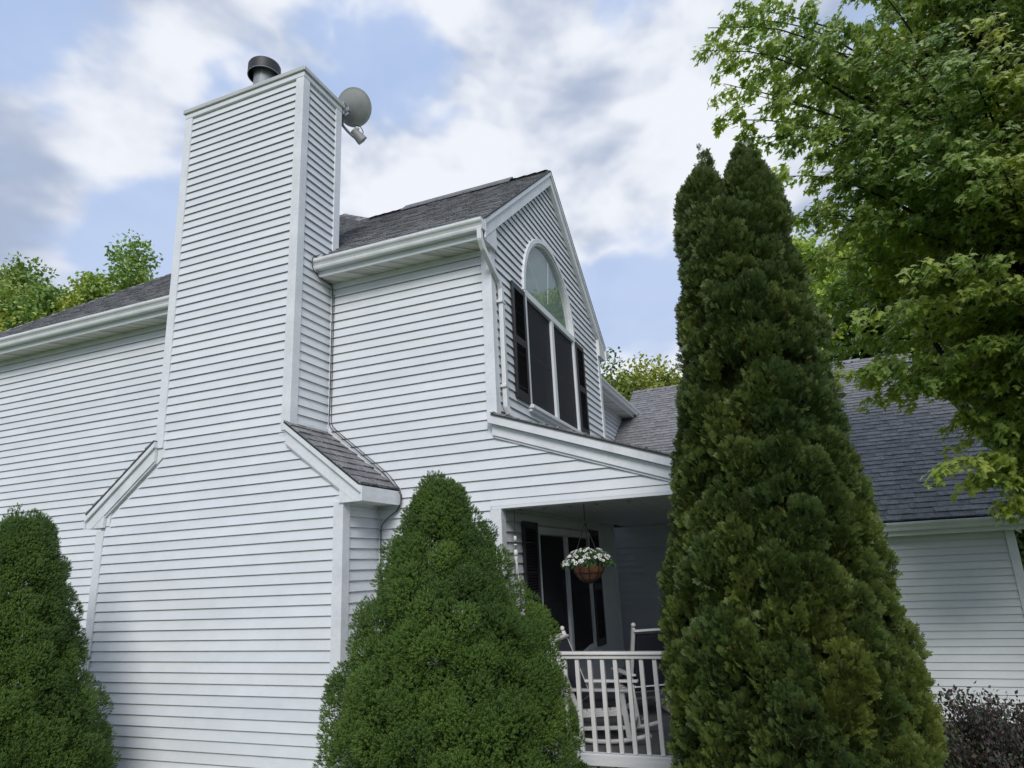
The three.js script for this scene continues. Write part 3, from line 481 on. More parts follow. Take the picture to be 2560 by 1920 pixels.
// ------------------------------------------------------------ railing
{
  const r = thing('porch_railing', 'white porch railing with square balusters between the bush and the tall arborvitae', 'railing');
  mesh('top_rail', rbox(0.03, PX - 0.145, 0.996, 1.023, -0.06, 0.035, 0.01), whitePaint, r);
  mesh('top_rail', rbox(0.03, PX - 0.145, 0.965, 0.993, -0.045, 0.02, 0.006), whitePaint, r);
  const bg = new RoundedBoxGeometry(0.036, 0.965 - 0.213, 0.036, 2, 0.004);
  for (let i = -5; i < 13; i++) { const b = mesh('baluster', bg, whitePaint, r); b.position.set(0.688 + i * 0.1155, (0.965 + 0.213) / 2, -0.0125); }
}
// ------------------------------------------------------------ satellite dish
{
  const d = thing('satellite_dish', 'grey satellite dish on the back of the chimney top', 'satellite dish');
  const pr = []; for (let i = 0; i <= 16; i++) { const t = i / 16; pr.push(new THREE.Vector2(t * 0.245, 0.06 * t * t)); } pr.push(new THREE.Vector2(0.252, 0.058), new THREE.Vector2(0.252, 0.052), new THREE.Vector2(0.242, 0.052)); for (let i = 15; i >= 0; i--) { const t = i / 16; pr.push(new THREE.Vector2(t * 0.242, 0.06 * t * t - 0.005)); }
  const g = new THREE.LatheGeometry(pr, 56); g.scale(1, 1, 1.0);
  const c = V3(-1.975, 7.775, -0.22), n = V3(-0.06, 0.50, -0.86).normalize();      // the hollow side looks away
  const q = new THREE.Quaternion().setFromUnitVectors(V3(0, 1, 0), n);
  const refl = mesh('reflector', g, dishMat, d); refl.position.copy(c); refl.quaternion.copy(q);
  const low = c.clone().add(V3(-0.03, -0.25, -0.06)), lnb = V3(-2.0, 7.455, -0.40);
  mesh('feed_arm', tube([[-2.12, 7.62, -0.20], [-2.12, 7.54, -0.22], [-2.08, 7.47, -0.30], [lnb.x - 0.02, lnb.y - 0.05, lnb.z]], 0.019, 24, 8), metalGrey, d);
  mesh('feed_cable', tube([[-1.99, 7.54, -0.27], [-1.93, 7.54, -0.34], [-1.92, 7.48, -0.40], [lnb.x + 0.02, lnb.y, lnb.z]], 0.006, 20, 6), blackRubber, d);
  const lg = new THREE.CylinderGeometry(0.062, 0.082, 0.17, 6); const l = mesh('feed_head', lg, dishMat, d); l.position.copy(lnb); l.rotation.set(0.5, 0.3, 0.5);
  const l2 = mesh('feed_cover', new THREE.CylinderGeometry(0.07, 0.066, 0.03, 18), trim, d); l2.position.copy(lnb).add(V3(-0.03, 0.07, 0.03)); l2.rotation.set(0.5, 0.3, 0.5);
  mesh('bracket', mergeGeometries([rbox(-2.10, -2.02, 7.60, 7.80, -0.20, -0.10, 0.01), rbox(-2.05, -1.965, 7.66, 7.72, -0.19, -0.13, 0.008), bar(V3(-2.01, 7.60, -0.15), V3(-1.97, 7.76, -0.14), 0.02, 0.02), bar(V3(-2.08, 7.58, -0.14), V3(-1.97, 7.63, -0.15), 0.02, 0.02)]), metalGrey, d);
  mesh('mast', tube([[-2.14, 7.35, -0.10], [-2.12, 7.50, -0.14], [-2.08, 7.70, -0.15]], 0.022, 12, 10), metalGrey, d);
}
// ------------------------------------------------------------ cable down the wall
{
  const t = thing('coax_cable', 'black cable running down the inside corner beside the chimney', 'cable');
  mesh('cable_run', tube([[-2.03, 5.42, 0.28], [-2.035, 5.33, 0.40], [-2.03, 5.2, 0.40], [-2.03, 5.13, 0.27], [-2.025, 5.12, 0.06], [-2.02, 5.0, 0.034], [-2.02, 4.4, 0.034], [-2.022, 3.7, 0.034], [-2.02, 3.45, 0.04], [-1.95, 3.345, 0.045], [-1.6, 3.06, 0.045], [-1.3, 2.81, 0.045], [-1.16, 2.66, 0.055], [-1.09, 2.57, 0.05], [-1.09, 2.48, 0.05], [-1.14, 2.40, 0.05], [-1.24, 2.34, 0.05], [-1.33, 2.26, 0.034], [-1.336, 2.1, 0.032], [-1.336, 1.4, 0.032], [-1.336, 0.3, 0.032]], 0.005, 220, 6), blackRubber, t);
  mesh('second_strand', tube([[-2.0, 5.0, 0.03], [-2.003, 4.2, 0.03], [-2.0, 3.6, 0.03], [-1.97, 3.40, 0.035], [-1.58, 3.075, 0.04], [-1.25, 2.80, 0.04], [-1.12, 2.65, 0.05], [-1.075, 2.56, 0.05], [-1.08, 2.47, 0.045], [-1.14, 2.39, 0.045]], 0.004, 140, 6), blackRubber, t);
}
// ============================================================ GARAGE WING
{
  const gar = thing('garage_wing', 'low garage wing with dark shingle roof behind the arborvitae', 'garage');
  const ZG = -5.334, XG = 5.43, GE = 2.1535, K = 0.64, kk = Math.sqrt(1 + K * K), zE = -5.06, yE = 2.185, zR = -11.35, XR = 5.75, XL = -0.80;
  const w = mesh('front_wall', box(2.32, XG - 0.001, -0.5, 1.98, ZG - 0.15, ZG - 0.004), trim, gar);
  siding(w, off(FRONT, ZG), -0.49, 1.978, 1.7798, () => [[2.33, XG - 0.082]], 601);
  mesh('foundation', box(2.33, XG - 0.02, -1.1, -0.502, ZG - 0.14, ZG - 0.006), concrete, gar);
  mesh('corner_trim', cornerTrim(XG, ZG, -0.5, 1.978), trim, gar);
  mesh('end_wall', prism([[-ZG + 0.16, -0.9], [17.0, -0.9], [17.0, 1.9], [-zR, yE + K * (zE - zR) - 0.1], [-ZG + 0.16, 2.2]], XG - 0.15, XG - 0.004, SIDE), trim, gar);
  mesh('back_wall', box(-0.7, XG - 0.16, -0.9, 2.2, -17.0, -16.85), trim, gar);
  const fa = mesh('fascia', box(2.36, XR - 0.02, 1.968, GE - 0.003, -5.115, -5.098), trim, gar);
  soffitPanels(fa, FRONT, 2.36, XR - 0.04, ZG, -5.116, 1.98, 602);
  gutter(gar, (u, y, d) => V3(u, GE + y, -5.097 + d), 2.37, XR - 0.02);
  const slope = (zE - zR) * kk;
  const f1 = frame(V3(0, yE, zE), V3(1, 0, 0), V3(0, K, -1)), v1 = 0.40 * kk, poly = [[2.36, 0], [XR, 0], [XR, slope], [XL, slope], [XL, v1], [2.36, v1]];
  const roof = mesh('roof', slab(f1, poly, 0.05), darkEdge, gar);
  // keep only the shingles that stand clear of the porch roof
  const list = shingles(f1, poly, 0.152, 603, 0.16, 0.36).filter((s) => !(s.c.x < 2.2 && s.c.y < 3.285 - 0.352 * s.c.x - 0.1));
  const clear = list.filter((s) => s.c.x > 2.9 && s.c.y < 5.2), other = list.filter((s) => !(s.c.x > 2.9 && s.c.y < 5.2));
  addShingles(roof, clear, 300); addShingles(roof, other, 0);
  const f2 = frame(V3(XR, yE, 2 * zR - zE), V3(-1, 0, 0), V3(0, K, 1)); mesh('roof', slab(f2, [[0, 0], [XR - XL, 0], [XR - XL, slope], [0, slope]], 0.05), darkEdge, gar);
  // ridge caps
  const yr = yE + K * (zE - zR); const rc = mesh('ridge', box(XL, XR, yr - 0.03, yr, zR - 0.02, zR + 0.02), darkEdge, gar), r = rng(9);
  for (let x = XL, i = 0; x < XR - 0.1; x += 0.17, i++) { const lift = x > 0.55 && x < 4.6 ? 0.04 : 0.012, P = (a, dz, o) => V3(a, yr + lift + o - Math.abs(dz) * 0.55, zR + dz), b = x + 0.205;
    mesh('ridge_cap', polys([[P(x, 0.15, 0), P(b, 0.15, 0.012), P(b, 0, 0.012), P(x, 0, 0)], [P(x, 0, 0), P(b, 0, 0.012), P(b, -0.15, 0.012), P(x, -0.15, 0)], [P(x, 0.15, -0.03), P(b, 0.15, -0.03), P(b, 0.15, 0.012), P(x, 0.15, 0)]], (v) => [v.x, v.z]), shingleMat[(r() * 5) | 0], rc); }
  for (const [o0, o1, d0, d1] of [[0.03, 0.19, XR - 0.05, XR - 0.012]]) mesh('rake_board', prism([[-zE, yE - o0], [-zR, yr - o0], [-zR, yr - o1], [-zE, yE - o1]], d0, d1, SIDE), trim, gar);
}
// ============================================================ ROCKING CHAIRS
const cushion = new THREE.MeshStandardMaterial({ color: C(0.02, 0.022, 0.035), roughness: 0.95 });
function rockingChair(label, x, z, turn) {              // faces +x before turning
  const c = thing('rocking_chair', label, 'chair', 'white rocking chairs on the porch'); const W = 0.25, g = [];
  const B = (a, b, w, h, ref) => bar(V3(...a), V3(...b), w, h, ref);
  for (const s of [-1, 1]) {
    mesh('leg', B([0.24, 0.06, s * W], [0.20, 0.45, s * W], 0.035, 0.045), whitePaint, c);
    const post = mesh('back_post', mergeGeometries([B([-0.20, 0.05, s * W], [-0.20, 0.26, s * W], 0.035, 0.04), B([-0.20, 0.25, s * W], [-0.45, 0.93, s * W], 0.034, 0.036)]), whitePaint, c);
    const f = new THREE.SphereGeometry(0.024, 14, 10); f.translate(-0.459, 0.955, s * W); mesh('finial', f, whitePaint, post);
    mesh('armrest', mergeGeometries([rbox(-0.31, 0.27, 0.445, 0.468, s * W - 0.04, s * W + 0.04, 0.008)]), whitePaint, c);
    mesh('stretcher', B([-0.19, 0.13, s * W], [0.23, 0.15, s * W], 0.03, 0.03), whitePaint, c);
    mesh('seat_rail', B([-0.21, 0.245, s * W], [0.22, 0.275, s * W], 0.05, 0.026, V3(0, 0, 1)), whitePaint, c);
    const pts = []; for (let i = 0; i <= 12; i++) { const t = i / 12 * 2 - 1; pts.push([t * 0.45 - 0.02, 0.028 + 0.065 * t * t, s * W]); }
    mesh('rocker', tube(pts, 0.021, 30, 6), whitePaint, c);
  }
  for (let i = 0; i < 6; i++) mesh('seat_slat', rbox(-0.2 + i * 0.072, -0.2 + i * 0.072 + 0.062, 0.272 + i * 0.005, 0.288 + i * 0.005, -W - 0.01, W + 0.01, 0.004), whitePaint, c);
  const back = (t, z) => [-0.205 - 0.245 * t, 0.27 + 0.66 * t, z];
  mesh('top_rail', B(back(0.94, -W), back(0.94, W), 0.09, 0.024, V3(0.2, 1, 0)), whitePaint, c);
  mesh('lower_rail', B(back(0.1, -W), back(0.1, W), 0.05, 0.022, V3(0.2, 1, 0)), whitePaint, c);
  mesh('front_stretcher', B([0.235, 0.14, -W], [0.235, 0.14, W], 0.03, 0.024), whitePaint, c);
  mesh('back_cushion', (() => { const g = new RoundedBoxGeometry(0.045, 0.60, 0.43, 3, 0.02); g.rotateZ(0.355); g.translate(-0.315, 0.575, 0); return g; })(), cushion, c);
  mesh('seat_cushion', (() => { const g = new RoundedBoxGeometry(0.42, 0.05, 0.44, 3, 0.022); g.rotateZ(0.07); g.translate(0.01, 0.325, 0); return g; })(), cushion, c);
  c.position.set(x, FLOOR + 0.002, z); c.rotation.y = turn; return c;
}
rockingChair('white rocking chair with dark cushions close behind the porch railing, seen from its side', 0.78, -0.56, 0.05);
rockingChair('white rocking chair farther back in the dark porch, its top rail above the railing', 0.95, -1.55, 2.15);
// ============================================================ HANGING BASKET
{
  const b = thing('hanging_basket', 'hanging wire basket with brown liner and white flowers under the porch ceiling', 'hanging basket');
  const cx = 0.745, cz = -0.40, top = 1.775, R = 0.165, r = rng(77);
  const coco = dataTex(256, (u, v) => { const k = pn(u, v, 60, 24, 81) * 0.5 + pn(u, v, 120, 90, 82) * 0.5; return [0.36 + 0.3 * k, 0.235 + 0.22 * k, 0.16 + 0.16 * k]; }, true); coco.repeat.set(3, 1);
  const prof = []; for (let i = 0; i <= 14; i++) { const t = i / 14 * 1.25; prof.push(new THREE.Vector2(Math.max(0.002, R * Math.sin(Math.min(t, 1.25)) / Math.sin(1.25)), -0.175 + 0.175 * (1 - Math.cos(t)) / (1 - Math.cos(1.25)))); }
  const lg = new THREE.LatheGeometry(prof, 40); { const p = lg.attributes.position; for (let i = 0; i < p.count; i++) { const x = p.getX(i), y = p.getY(i), z = p.getZ(i), k = 1 + 0.05 * (fbm(x * 14, y * 14, z * 14, 3) - 0.5); p.setXYZ(i, x * k, y, z * k); } lg.computeVertexNormals(); }
  const liner = mesh('liner', lg, new THREE.MeshStandardMaterial({ map: coco, roughness: 1, bumpMap: shBump, bumpScale: 0.004 }), b); liner.position.set(cx, top, cz);
  const wires = []; for (let i = 0; i < 10; i++) { const a = i / 10 * 2 * Math.PI; wires.push(tube(prof.filter((_, k) => k % 2 === 0).map((p) => [cx + (p.x + 0.005) * Math.cos(a), top + p.y - 0.003, cz + (p.x + 0.005) * Math.sin(a)]), 0.0048, 16, 5)); }
  for (const t of [0.55, 0.9, 1.25]) { const rr = R * Math.sin(t) / Math.sin(1.25) + 0.006, y = top - 0.175 + 0.175 * (1 - Math.cos(t)) / (1 - Math.cos(1.25)), g = new THREE.TorusGeometry(rr, t > 1.2 ? 0.006 : 0.005, 6, 40); g.rotateX(Math.PI / 2); g.translate(cx, y, cz); wires.push(g); }
  mesh('wire_frame', mergeGeometries(wires), metalDark, b);
  for (let i = 0; i < 3; i++) { const a = i / 3 * 2 * Math.PI + 0.4; mesh('hanger_wire', tube([[cx + R * Math.cos(a), top, cz + R * Math.sin(a)], [cx + R * 0.4 * Math.cos(a), top + 0.24, cz + R * 0.4 * Math.sin(a)], [cx, top + 0.40, cz]], 0.0035, 10, 5), metalDark, b); }
  mesh('hook', tube([[cx, top + 0.38, cz], [cx, top + 0.50, cz], [cx, 2.36, cz]], 0.004, 8, 5), metalDark, b);
  const soil = new THREE.CylinderGeometry(R - 0.004, R - 0.004, 0.01, 30); soil.translate(cx, top - 0.014, cz); mesh('soil', soil, new THREE.MeshStandardMaterial({ color: C(0.03, 0.02, 0.013), roughness: 1 }), b);
  // leaves and five-petalled blooms
  const spot = (out) => { const a = r() * 2 * Math.PI, q = Math.sqrt(r()) * (0.245 + 0.02 * r()), h = 0.125 * (1 - (q / 0.27) ** 2) - (q > 0.16 ? (q - 0.16) * 0.35 : 0) + (out ? 0.012 : -0.02) + (r() - 0.5) * 0.04; return V3(cx + q * Math.cos(a), top + 0.01 + Math.max(-0.05, h), cz + q * Math.sin(a)); };
  const lf = polys([[V3(0, 0, 0), V3(0.009, 0.014, 0.002), V3(0, 0.034, -0.003), V3(-0.009, 0.014, 0.002)]]);
  const leaves = new THREE.InstancedMesh(lf, new THREE.MeshPhysicalMaterial({ color: C(0.05, 0.12, 0.025), roughness: 0.8, transmission: 0.3, thickness: 0 }), 900); leaves.name = 'foliage'; leaves.userData.kind = 'stuff';
  const m4 = new THREE.Matrix4(), qq = new THREE.Quaternion(), e = new THREE.Euler();
  for (let i = 0; i < 900; i++) { const p = spot(false); e.set(r() * 2 - 1, r() * 6.3, r() * 2 - 1); leaves.setMatrixAt(i, m4.compose(p, qq.setFromEuler(e), V3(1, 1, 1).multiplyScalar(0.8 + r() * 0.6))); leaves.setColorAt(i, C(0.6 + r() * 0.5, 0.7 + r() * 0.5, 0.6 + r() * 0.4)); }
  b.add(leaves);
  const petals = []; for (let k = 0; k < 5; k++) { const a = k / 5 * 2 * Math.PI, P = (rr, t, y) => V3(rr * Math.cos(a + t), y, rr * Math.sin(a + t)); petals.push([P(0.003, 0, 0), P(0.013, -0.55, 0.004), P(0.020, -0.3, 0.003), P(0.021, 0.3, 0.003), P(0.013, 0.55, 0.004)]); }
  const fg = polys(petals), fm = new THREE.MeshPhysicalMaterial({ color: C(0.86, 0.86, 0.84), roughness: 0.7, transmission: 0.2, thickness: 0 });
  for (let i = 0; i < 130; i++) { const p = spot(true), f = mesh('flower', fg, fm, b), o = V3(p.x - cx, 0.16, p.z - cz + 0.04).normalize(); f.position.copy(p); f.quaternion.setFromUnitVectors(V3(0, 1, 0), o.add(V3((r() - 0.5) * 0.7, (r() - 0.5) * 0.5, (r() - 0.5) * 0.7)).normalize()); f.scale.setScalar(0.75 + r() * 0.4); }
}
// ============================================================ WIND CHIME
{
  const w = thing('wind_chime', 'thin black cord with small white pieces hanging inside the porch corner', 'wind chime'), x = 0.085, z = -0.17;
  mesh('cord', tube([[x, HDR + 0.03, z], [x + 0.004, 2.1, z], [x, 1.85, z]], 0.004, 12, 5), blackRubber, w);
  const L = (pts, y) => { const g = new THREE.LatheGeometry(pts.map((p) => new THREE.Vector2(...p)), 16); g.translate(x, y, z); return g; };
  mesh('bead', L([[0.003, 0], [0.014, 0.006], [0.016, 0.03], [0.012, 0.048], [0.003, 0.05]], 2.03), whitePaint, w);
  mesh('disc', L([[0.003, 0], [0.017, 0.004], [0.017, 0.012], [0.003, 0.016]], 1.985), whitePaint, w);
  mesh('bell', L([[0.003, 0], [0.02, 0.005], [0.021, 0.03], [0.016, 0.055], [0.003, 0.058]], 1.89), whitePaint, w);
  mesh('cone', L([[0.002, -0.17], [0.005, -0.08], [0.018, -0.01], [0.017, 0], [0.003, 0.002]], 1.88), whitePaint, w);
  mesh('pendant', tube([[x + 0.01, 1.86, z], [x + 0.012, 1.76, z], [x + 0.018, 1.66, z]], 0.0035, 8, 5), whitePaint, w);
}

// ============================================================ FOLIAGE
const UP = V3(0, 1, 0);
function place(inst, i, p, dir, twist, s, c) { place.q.setFromUnitVectors(UP, dir); place.t.setFromAxisAngle(UP, twist); place.q.multiply(place.t); inst.setMatrixAt(i, place.m.compose(p, place.q, place.s.set(s, s, s))); if (c) inst.setColorAt(i, c); }
place.q = new THREE.Quaternion(); place.t = new THREE.Quaternion(); place.m = new THREE.Matrix4(); place.s = new THREE.Vector3();
const leafMat = (c, t = 0.35, rough = 0.65) => new THREE.MeshPhysicalMaterial({ color: C(...c), roughness: rough, transmission: t, thickness: 0 });
const barkTone = dataTex(256, (u, v) => { const k = 0.55 + 0.5 * (pn(u, v, 30, 8, 91) - 0.5) + 0.3 * (pn(u, v, 90, 50, 92) - 0.5); return [k, k, k * 0.97]; }, true);
const barkBrown = new THREE.MeshStandardMaterial({ color: C(0.10, 0.075, 0.055), roughness: 1, map: barkTone });
const barkGrey = new THREE.MeshStandardMaterial({ color: C(0.40, 0.395, 0.38), roughness: 1, map: barkTone });
// a short shoot set with needles, growing along +y
function needleShoot(n, len, nl, w, seed) {
  const r = rng(seed), q = [];
  for (let i = 0; i < n; i++) { const t = (i + 0.3) / n, a = i * 2.4, o = V3(0, len * t, 0), d = V3(Math.cos(a), 0.55 + 1.1 * t, Math.sin(a)).normalize(), s = V3(-Math.sin(a), 0, Math.cos(a)).multiplyScalar(w), l = nl * (0.75 + 0.4 * r());
    q.push([o.clone().sub(s), o.clone().add(s), o.clone().addScaledVector(d, l)]); }
  return polys(q);
}
// a flat fan of scale leaves in the xy plane, growing along +y
function scaleSpray(seed) {
  const r = rng(seed), q = [], twig = (o, ang, len, w, depth, zc) => { const d = V3(Math.sin(ang), Math.cos(ang), zc), s = V3(Math.cos(ang), -Math.sin(ang), 0).multiplyScalar(w), tip = o.clone().addScaledVector(d, len), mid = o.clone().addScaledVector(d, len * 0.45);
    q.push([o.clone().addScaledVector(s, -0.6), mid.clone().sub(s), tip, mid.clone().add(s), o.clone().addScaledVector(s, 0.6)]);
    if (depth > 0) { const n = depth > 1 ? 4 : 2; for (let i = 0; i < n; i++) for (const sd of [-1, 1]) { const t = 0.22 + 0.66 * i / n + (sd > 0 ? 0.07 : 0); twig(o.clone().addScaledVector(d, len * t), ang + sd * (0.75 + r() * 0.25), len * (depth > 1 ? 0.55 * (1.1 - t * 0.75) : 0.42), w * 0.92, depth - 1, zc + (r() - 0.5) * 0.5); } } };
  twig(V3(0, 0, 0), 0, 0.105, 0.0040, 2, 0); return polys(q);
}
// dense evergreen: clumps that bulge out of a profile, each covered with shoots
function evergreen(o) {
  const r = rng(o.seed), t = thing(o.name, o.label, o.category, o.group), [x0, z0] = o.at, y0 = groundY(x0, z0);
  const prof = (y) => { const P = o.profile.map(([a, b, c]) => [a, b * (o.slim ?? 1), c]); if (y <= P[0][0]) return P[0]; for (let i = 0; i < P.length - 1; i++) if (y <= P[i + 1][0]) { const k = (y - P[i][0]) / (P[i + 1][0] - P[i][0]); return P[i].map((v, j) => v + (P[i + 1][j] - v) * k); } return P[P.length - 1]; };
  const yTop = o.profile[o.profile.length - 1][0], tr = [];
  mesh('trunk', limb([V3(x0, y0 - 0.1, z0), V3(x0 + prof(1)[2], 1, z0), V3(x0 + prof(yTop)[2], yTop - 0.1, z0)], [0.09, 0.06, 0.012]), barkBrown, t);
  // boughs bulge out as lobes; smaller clumps cover each lobe
  const clumps = [], lobes = []; let guard = 0;
  while (lobes.length < o.lobes && guard++ < 20000) {
    const y = y0 + 0.05 + (yTop - y0 - 0.1) * Math.pow(r(), o.bias ?? 1), p = prof(y); if (r() * o.rmax > p[1] + 0.1) continue;
    const th = r() * 2 * Math.PI, R = (o.lobe[0] + (o.lobe[1] - o.lobe[0]) * r()) * Math.min(1, 0.30 + 0.80 * p[1] / o.rmax), rr = Math.max(0, p[1] - R * (0.75 + 0.35 * r())), c = V3(x0 + p[2] + rr * Math.cos(th), y, z0 + rr * Math.sin(th));
    if (guard < 15000 && lobes.some((k) => k.c.distanceTo(c) < 0.62 * (k.R + R))) continue;
    lobes.push({ c, R, out: V3(Math.cos(th), o.lift * 0.6, Math.sin(th)).normalize(), tone: fbm(Math.cos(th) * 2 + 9 + o.seed, y * 1.1, Math.sin(th) * 2, 3) + (r() - 0.5) * 0.35 });
  }
  // older growth further in, which closes the gaps between the lobes
  for (let i = 0; i < o.fill;) { const y = y0 + 0.1 + (yTop - 0.25 - y0) * r(), p = prof(y); if (r() * o.rmax > p[1] + 0.05) continue; i++; const th = r() * 2 * Math.PI, rr = p[1] * (0.42 + 0.30 * r()); clumps.push({ c: V3(x0 + p[2] + rr * Math.cos(th), y, z0 + rr * Math.sin(th)), r: 0.10 + 0.04 * r(), out: V3(Math.cos(th), o.lift, Math.sin(th)).normalize(), tone: 0.35 + 0.3 * r() }); }
  for (const L of lobes) { const n = Math.round(o.per * (L.R / o.lobe[1]) ** 2) + 4;
    for (let i = 0; i < n; i++) { const d = V3(r() * 2 - 1, r() * 2 - 1, r() * 2 - 1).normalize(); if (d.dot(L.out) < -0.3) { i -= 0.6; continue; }
      const c = L.c.clone().add(V3(d.x, d.y * o.tall, d.z).multiplyScalar(L.R * (0.62 + 0.28 * r()))); if (lobes.some((k) => k !== L && k.c.distanceTo(c) < k.R * 0.62)) continue;
      clumps.push({ c, r: o.size[0] + (o.size[1] - o.size[0]) * r(), out: d.clone().add(L.out).addScaledVector(UP, o.lift * 0.5).normalize(), tone: L.tone + (r() - 0.5) * 0.3 }); } }
  for (const l of o.leaders ?? []) for (let i = 0; i < l.n; i++) { const k = (i + 0.5) / l.n, y = l.y0 + (l.y1 - l.y0) * k, rr = l.r0 + (l.r1 - l.r0) * k, th = r() * 6.28; clumps.push({ c: V3(x0 + l.x + rr * 0.7 * Math.cos(th), y, z0 + (l.z ?? 0) + rr * 0.7 * Math.sin(th)), r: Math.min(0.11, rr * (0.6 + 0.3 * r())), out: V3(Math.cos(th) * 0.6, 1, Math.sin(th) * 0.6).normalize(), tone: 0.45 + 0.2 * r() }); }
  for (const l of o.leaders ?? []) tr.push(limb([V3(x0 + prof(l.y0)[2] * 0.5 + l.x * 0.6, l.y0 - 0.4, z0), V3(x0 + l.x, l.y0, z0 + (l.z ?? 0)), V3(x0 + l.x, l.y1, z0 + (l.z ?? 0))], [0.012, 0.008, 0.002], 5)); if (tr.length) mesh('leader_stems', mergeGeometries(tr), barkBrown, t);
  const area = clumps.map((c) => c.r * c.r), tot = area.reduce((a, b) => a + b, 0), lists = o.geos.map(() => []);
  clumps.forEach((c, ci) => { const n = Math.round(o.count * area[ci] / tot);
    for (let i = 0; i < n; i++) { let d; do { d = V3(r() * 2 - 1, r() * 2 - 1, r() * 2 - 1); } while (d.lengthSq() > 1 || d.lengthSq() < 0.01); d.normalize(); if (d.dot(c.out) < -0.25) d.addScaledVector(c.out, -2 * d.dot(c.out)).normalize();
      const p = c.c.clone().addScaledVector(d, c.r * (0.72 + 0.30 * r())); p.y += d.y * c.r * (o.tall - 1);
      const g = d.clone().multiplyScalar(o.mix[0]).addScaledVector(c.out, o.mix[1]).addScaledVector(UP, o.mix[2]).add(V3((r() - 0.5) * o.mix[3], (r() - 0.5) * o.mix[3], (r() - 0.5) * o.mix[3])).normalize();
      const v = c.tone + (r() - 0.5) * 0.25; lists[(r() * lists.length) | 0].push([p, g, r() * 6.283, o.scale * (0.75 + 0.5 * r()), o.colour(v, r())]); } });
  lists.forEach((l, k) => { const im = new THREE.InstancedMesh(o.geos[k], o.mat, l.length); im.name = 'foliage'; im.userData.kind = 'stuff'; l.forEach((a, i) => place(im, i, ...a)); t.add(im); });
  return t;
}
const shoots = [1, 2, 3].map((s) => needleShoot(17, 0.024, 0.018, 0.0021, s));
const sprays = [1, 2, 3].map((s) => scaleSpray(s + 20));
const spruceMat = leafMat([0.115, 0.215, 0.038], 0.2, 0.6), cedarMat = leafMat([0.088, 0.132, 0.029], 0.2, 0.55);
const spruceTone = (v, r) => { const k = 0.55 + 0.75 * Math.min(1, Math.max(0, v)); return C(k * (0.85 + 0.3 * v), k, k * (0.95 - 0.2 * v)); };
const cedarTone = (v, r) => { const k = 0.6 + 0.75 * Math.min(1, Math.max(0, v)); return r > 0.994 ? C(1.5, 0.75, 0.8) : C(k * (0.80 + 0.36 * v), k, k * (1.05 - 0.35 * v)); };
const spruce = { slim: 1.0, name: 'spruce_shrub', category: 'shrub', rmax: 0.95, lift: 0.55, geos: shoots, mat: spruceMat, colour: spruceTone, mix: [0.8, 0.35, 0.45, 0.5], tall: 1.15, bias: 1.25 };
evergreen({ ...spruce, label: 'dense cone-shaped spruce bush in front of the porch corner', seed: 5, at: [0.05, 1.3], fill: 620, lobes: 150, lobe: [0.12, 0.29], per: 22, size: [0.05, 0.095], count: 210000, scale: 0.74,
  profile: [[-0.1, 0.80, 0.02], [0.15, 0.97, 0.04], [0.5, 0.95, 0.05], [0.9, 0.89, 0.04], [1.15, 0.83, 0.05], [1.4, 0.70, 0.05], [1.6, 0.58, 0.02], [1.9, 0.42, 0], [2.2, 0.25, -0.01], [2.4, 0.12, -0.02], [2.52, 0.04, -0.03]],
  leaders: [{ x: 0.15, y0: 2.15, y1: 2.40, r0: 0.09, r1: 0.03, n: 8 }, { x: -0.04, y0: 2.2, y1: 2.54, r0: 0.13, r1: 0.03, n: 14 }] });
evergreen({ ...spruce, label: 'dense spruce bush cut off by the left picture edge, beside the chimney base', seed: 8, at: [-4.1, 1.85], fill: 620, lobes: 150, lobe: [0.12, 0.29], per: 22, size: [0.05, 0.095], count: 170000, scale: 0.82,
  profile: [[-0.1, 0.85, 0], [0.15, 0.93, 0], [0.45, 0.85, 0], [0.8, 0.71, 0], [1.05, 0.62, 0], [1.25, 0.55, 0], [1.65, 0.45, 0], [2.05, 0.29, 0], [2.3, 0.2, 0], [2.5, 0.05, -0.1]],
  leaders: [{ x: -0.18, y0: 2.3, y1: 2.58, r0: 0.13, r1: 0.03, n: 7 }, { x: 0.1, z: 0.03, y0: 2.2, y1: 2.44, r0: 0.1, r1: 0.025, n: 6 }] });
evergreen({ slim: 0.92, name: 'arborvitae', category: 'tree', label: 'tall columnar arborvitae with two tops in front of the porch and garage', seed: 12, at: [2.50, 0.95], rmax: 0.85, lift: 1.2, geos: sprays, mat: cedarMat, colour: cedarTone, mix: [0.75, 0.4, 0.5, 0.55], tall: 1.35, bias: 1.1,
  fill: 460, lobes: 240, lobe: [0.12, 0.24], per: 18, size: [0.05, 0.095], count: 190000, scale: 0.66,
  profile: [[-0.3, 0.70, 0.02], [0.1, 0.80, 0], [0.5, 0.85, -0.01], [0.9, 0.84, -0.01], [1.15, 0.80, -0.05], [1.5, 0.77, -0.05], [2.0, 0.68, 0.0], [2.5, 0.60, 0], [3.0, 0.53, 0.02], [3.4, 0.50, 0.04], [3.8, 0.42, 0.03], [4.2, 0.36, 0.0], [4.35, 0.29, 0.01], [4.45, 0.16, 0.05]],
  leaders: [{ x: 0.20, y0: 4.2, y1: 4.97, r0: 0.22, r1: 0.03, n: 80 }, { x: -0.15, y0: 4.1, y1: 4.66, r0: 0.20, r1: 0.12, n: 66 }, { x: -0.12, y0: 4.76, y1: 5.06, r0: 0.055, r1: 0.018, n: 15 }] });
